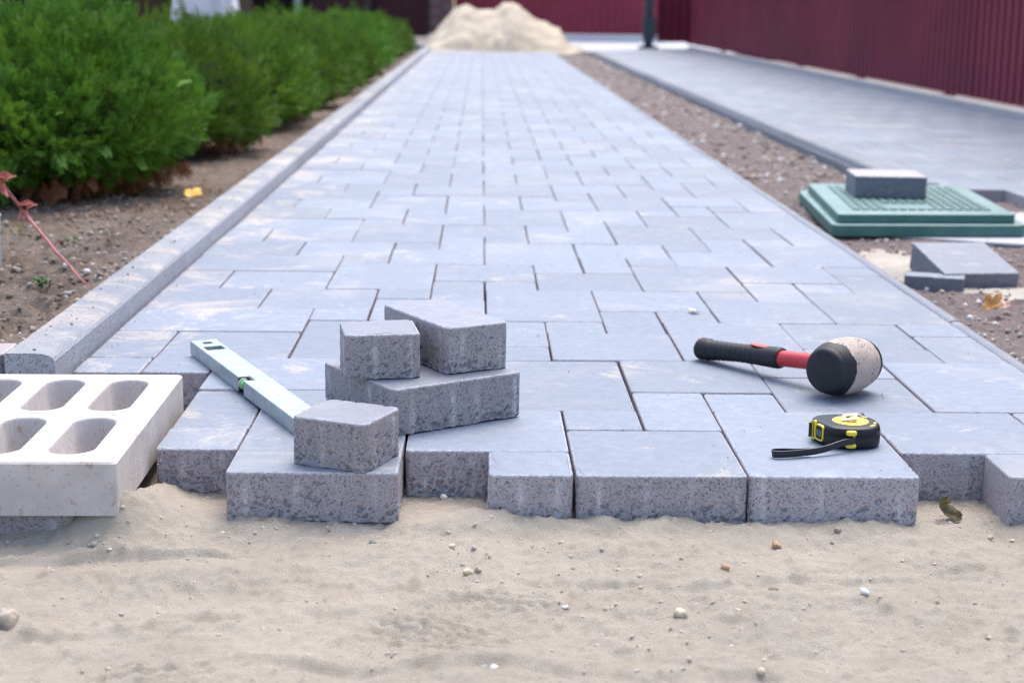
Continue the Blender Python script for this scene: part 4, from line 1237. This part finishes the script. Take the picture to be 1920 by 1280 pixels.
# ------------------------------------------------------------------ sand heap at the end of the path
def heap_h(x, y):
    xs_ = np.array([-.95, -.72, -.62, -.50, -.30, -.20, -.02, .20, .30, .42, .52, .68, .80, .95, 1.08, 1.30])
    hs_ = np.array([-.05, 0.0, .13, .26, .50, .52, .455, .47, .56, .55, .47, .34, .29, .25, .03, -.05])
    top = np.interp(x + .05 * vnoise(x * 4, y * 4, seed=3), xs_, hs_)
    fall = np.clip(1 - ((y - 18.6) / 1.25) ** 2, -.2, 1)
    fall = np.where(fall > 0, fall ** .8, fall)
    h = top * fall + fbm(x * 5, y * 5, oct=4, seed=12) * .045 * np.clip(top * 3, 0, 1)
    h += np.clip(vnoise(x * 11, y * 11, seed=8) - .3, 0, 1) * .05 * np.clip(top * 3, 0, 1)
    return np.maximum(h, -.03)
hp_ = obj('sand_heap', grid_mesh('sand_heap', np.arange(-1.0, 1.4, .02), np.arange(17.1, 20.2, .025), heap_h, M_PILE))
tag(hp_, 'heap of pale yellowish sand at the far end of the path', 'sand heap')
# apron beyond the paths
tag(obj('yard', np_mesh('yard', np.array([(-8, 16.62, -.02), (1.26, 16.62, -.02), (1.26, 23.4, .0), (-8, 23.4, .0)]), np.array([[0, 1, 2, 3]]), sand_mat('yard_sand', base=(.42, .38, .33)))), kind='structure')
tag(obj('yard', np_mesh('yard', np.array([(1.262, 17.62, -.006), (6, 17.62, -.006), (6, 23.4, .0), (1.262, 23.4, .0)]), np.array([[0, 1, 2, 3]]), simple('pale_concrete_yard', (.44, .45, .49), .6, vscale=4))), kind='structure')
o = obj('concrete_block', hires_block(.28, .38, .10, 91, M_KERB, r=.02, nibs=False, step=.02), None, (-.80, 16.9, -.02)); tag(o, 'pale concrete block by the far end of the left kerb, next to the sand heap', 'block')

# ------------------------------------------------------------------ corrugated metal fences
def fence_mat(name, c):
    t = NT(name, .5, .25)
    n = t.noise(1.2, 4, .6)
    cc = t.mix(t.ramp(n, .3, .7), tuple(x * .85 for x in c), tuple(x * 1.15 for x in c))
    cc = t.mix(t.ramp(t.noise(14, 5, .75), .70, .80, 0, .5), cc, (.30, .24, .22))
    t.col(cc); return t.m
M_FEN = fence_mat('burgundy_sheet_metal', (.195, .022, .046))
M_FEN2 = fence_mat('red_burgundy_sheet_metal', (.25, .034, .060))
M_PLINTH = simple('plinth_concrete', (.40, .38, .37), .85, vscale=6, bscale=60, bdist=.004)
def corr_sheet(width, z0, z1, pitch, depth, mat, th=.0015):
    prof = []
    n = int(round(width / pitch))
    for k in range(n):
        x = k * pitch
        prof += [(x, 0), (x + pitch*.40, 0), (x + pitch*.52, depth), (x + pitch*.88, depth)]
    prof.append((n * pitch, 0))
    v = []; m_ = len(prof)
    for z in (z0, z1):
        for a, b_ in prof: v.append((a, b_, z))
        for a, b_ in prof: v.append((a, b_ + th, z))
    f = []
    for k in range(m_ - 1):
        f.append((k, k+1, 2*m_+k+1, 2*m_+k)); f.append((m_+k+1, m_+k, 3*m_+k, 3*m_+k+1))
        f.append((2*m_+k, 2*m_+k+1, 3*m_+k+1, 3*m_+k)); f.append((k+1, k, m_+k, m_+k+1))
    return MB().add(v, f).mesh('metal_sheet', mat), n * pitch
fence = empty('metal_fence', (2.745, 0, 0)); tag(fence, 'burgundy corrugated metal fence running along the right side of the second path', 'fence')
sh, wd = corr_sheet(1.15, .055, 1.95, .115, .022, M_FEN)
y = .2; k = 0
while y < 19.2:
    o = obj('metal_sheet', sh, fence, ((.004 if k % 2 else 0), y, 0), (0, 0, R(90))); y += wd; k += 1
for z in (.35, 1.6): obj('rail', MB().box(.030, .060, .2, 19.4, z, z + .04).mesh('rail', M_FEN), fence)
yy = 1.0
while yy < 19.3:
    obj('post', MB().box(.062, .120, yy, yy + .06, -.08, 1.95).mesh('post', M_FEN), fence); yy += 2.3
obj('plinth', MB().box(-.030, .05, .0, 19.4, -.08, .030).mesh('plinth', M_PLINTH, bevel=.006), fence)
obj('plinth_edge', MB().box(-.045, -.0302, .0, 19.4, -.08, .008).mesh('plinth_edge', M_KERB), fence)
fence2 = empty('metal_fence', (-.42, 23.6, 0)); tag(fence2, 'red burgundy corrugated fence closing the yard behind the sand heap', 'fence')
sh2, wd2 = corr_sheet(1.15, .10, 2.1, .115, .022, M_FEN2)
for k in range(3): obj('metal_sheet', sh2, fence2, (k * wd2, (.003 if k % 2 else 0), 0))
obj('plinth', MB().box(.25, 3.5, -.30, .06, -.02, .095).mesh('plinth', simple('whitish_plinth', (.62, .60, .62), .7, vscale=5), bevel=.01), fence2)
obj('rail', MB().box(0, 3.45, .03, .07, 1.6, 1.64).mesh('rail', M_FEN2), fence2)
# gate post with pipe and hinge box
M_DKGREEN = simple('dark_green_paint', (.035, .060, .070), .5, vscale=20)
gp = empty('gate_post', (2.17, 19.25, 0)); tag(gp, 'dark green steel gate post standing between the two metal fences', 'post')
obj('pole', MB().box(-.055, .055, -.055, .055, -.05, 2.3).mesh('pole', M_DKGREEN, bevel=.006), gp)
obj('lock_box', MB().box(-.085, .085, -.09, -.056, .12, .40).mesh('lock_box', M_DKGREEN, bevel=.008), gp)
obj('base_plate', MB().box(-.12, .12, -.12, .12, -.02, .03).mesh('base_plate', M_DKGREEN, bevel=.004), gp)
gate = empty('metal_gate', (2.30, 19.42, 0)); tag(gate, 'narrow burgundy gate leaf between the green post and the right fence', 'gate')
shg, wg = corr_sheet(.46, .08, 1.95, .115, .022, M_FEN)
obj('metal_sheet', shg, gate, (0, 0, 0)); obj('frame', MB().box(-.02, .48, .03, .06, 1.90, 1.96).mesh('frame', M_FEN), gate)

# garage block behind the hedge: dark openings, posts, brick pier
M_DKWOOD = simple('brown_boards', (.085, .045, .025), .8, var=.3, vscale=8, bscale=30, bdist=.004)
M_SHADED_MAR = fence_mat('shaded_maroon_panel', (.055, .011, .018)); M_GWALL = simple('dark_wall', (.045, .032, .033), .8)  # maroon of the door panels is darkened to paint in the shade there
M_PIER = simple('maroon_brick_pier', (.12, .055, .060), .8, var=.25, vscale=14)
gar = empty('garage', (0, 23.4, 0)); tag(gar, 'dark open fronted garage building behind the hedge and sand heap', 'building')
obj('back_wall', MB().box(-12, -.9, 4.0, 4.2, 0, 2.6).mesh('back_wall', M_GWALL), gar)
obj('side_wall', MB().box(-12.2, -12.0, .2, 4.2, 0, 2.6).mesh('side_wall', M_GWALL), gar)
obj('roof', MB().box(-12.4, -.75, -.9, 4.5, 2.6, 2.75).mesh('roof', M_GWALL), gar)
for (x0, x1, m_, nm) in ((-9.6, -5.75, M_SHADED_MAR, 'door_panel'), (-5.55, -4.70, M_DKWOOD, 'board_panel'), (-2.70, -1.85, M_SHADED_MAR, 'door_panel'), (-1.70, -.84, M_SHADED_MAR, 'door_panel')):
    if nm == 'board_panel':
        for q in range(8): obj('board', MB().box(x0, x1, .30, .33, .05 + q*.15, .195 + q*.15).mesh('board', m_, bevel=.004), gar)
    else:
        n_ = max(1, int((x1 - x0) / .43)); w_ = (x1 - x0) / n_
        for q in range(n_): obj('door_panel', MB().box(x0 + q*w_ + .008, x0 + (q+1)*w_ - .008, .28, .32, .03, 2.45).mesh('door_panel', m_, bevel=.01), gar)
for xx, m_, w_ in ((-2.86, simple('grey_steel_post', (.34, .36, .38), .5), .11), (-4.62, M_GWALL, .2), (-5.66, M_GWALL, .12), (-3.72, simple('brown_post', (.12, .08, .05), .8), .25), (-1.775, M_GWALL, .11)):
    obj('column', MB().box(xx - w_/2, xx + w_/2, .05, .05 + w_, 0, 2.6).mesh('column', m_, bevel=.01), gar)
pier = empty('brick_pier', (-.62, 23.1, 0)); tag(pier, 'maroon brick pier between the garage and the far fence', 'pier')
bm_ = MB().box(-.090, .090, -.051, .051, 0, .068).mesh('brick', M_PIER, bevel=.003, seg=1)
core_ = obj('mortar', MB().box(-.165, .165, -.165, .165, -.02, 2.28).mesh('mortar', simple('mortar', (.13, .11, .11), .9)), pier)
for c_ in range(29):
    z_ = .0 + c_ * .078
    for q in range(4):
        a_ = q * math.pi / 2; off_ = .075 if c_ % 2 else -.075
        p_ = Matrix.Rotation(a_, 4, 'Z') @ Vector((off_ * .98, -.128, z_))
        obj('brick', bm_, pier, p_, (0, 0, a_))

# white tarpaulin bag behind the hedge
def bag_mesh():
    bm = bmesh.new(); bmesh.ops.create_icosphere(bm, subdivisions=5, radius=1)
    V = np.array([v.co[:] for v in bm.verts])
    S = np.sign(V) * np.abs(V) ** .62
    cre = 1 - .10 * np.abs(fbm(V[:, 0]*3, V[:, 1]*3, V[:, 2]*1.5, oct=3, seed=4)) * 2
    W = S * cre[:, None] * np.array([.33, .30, .40]); W[:, 0] *= 1 - .28 * (V[:, 2] * .5 + .5); W[:, 2] += .40
    for v, c in zip(bm.verts, W): v.co = c
    me = bpy.data.meshes.new('white_sack'); bm.to_mesh(me); bm.free(); me.materials.append(simple('white_woven_plastic', (.72, .73, .78), .45, var=.1, vscale=7, bscale=25, bdist=.01))
    for p in me.polygons: p.use_smooth = True
    return me
sk = obj('bulk_sack', bag_mesh(), None, (-2.34, 12.0, -.02)); tag(sk, 'white woven bulk sack standing behind the hedge', 'sack')
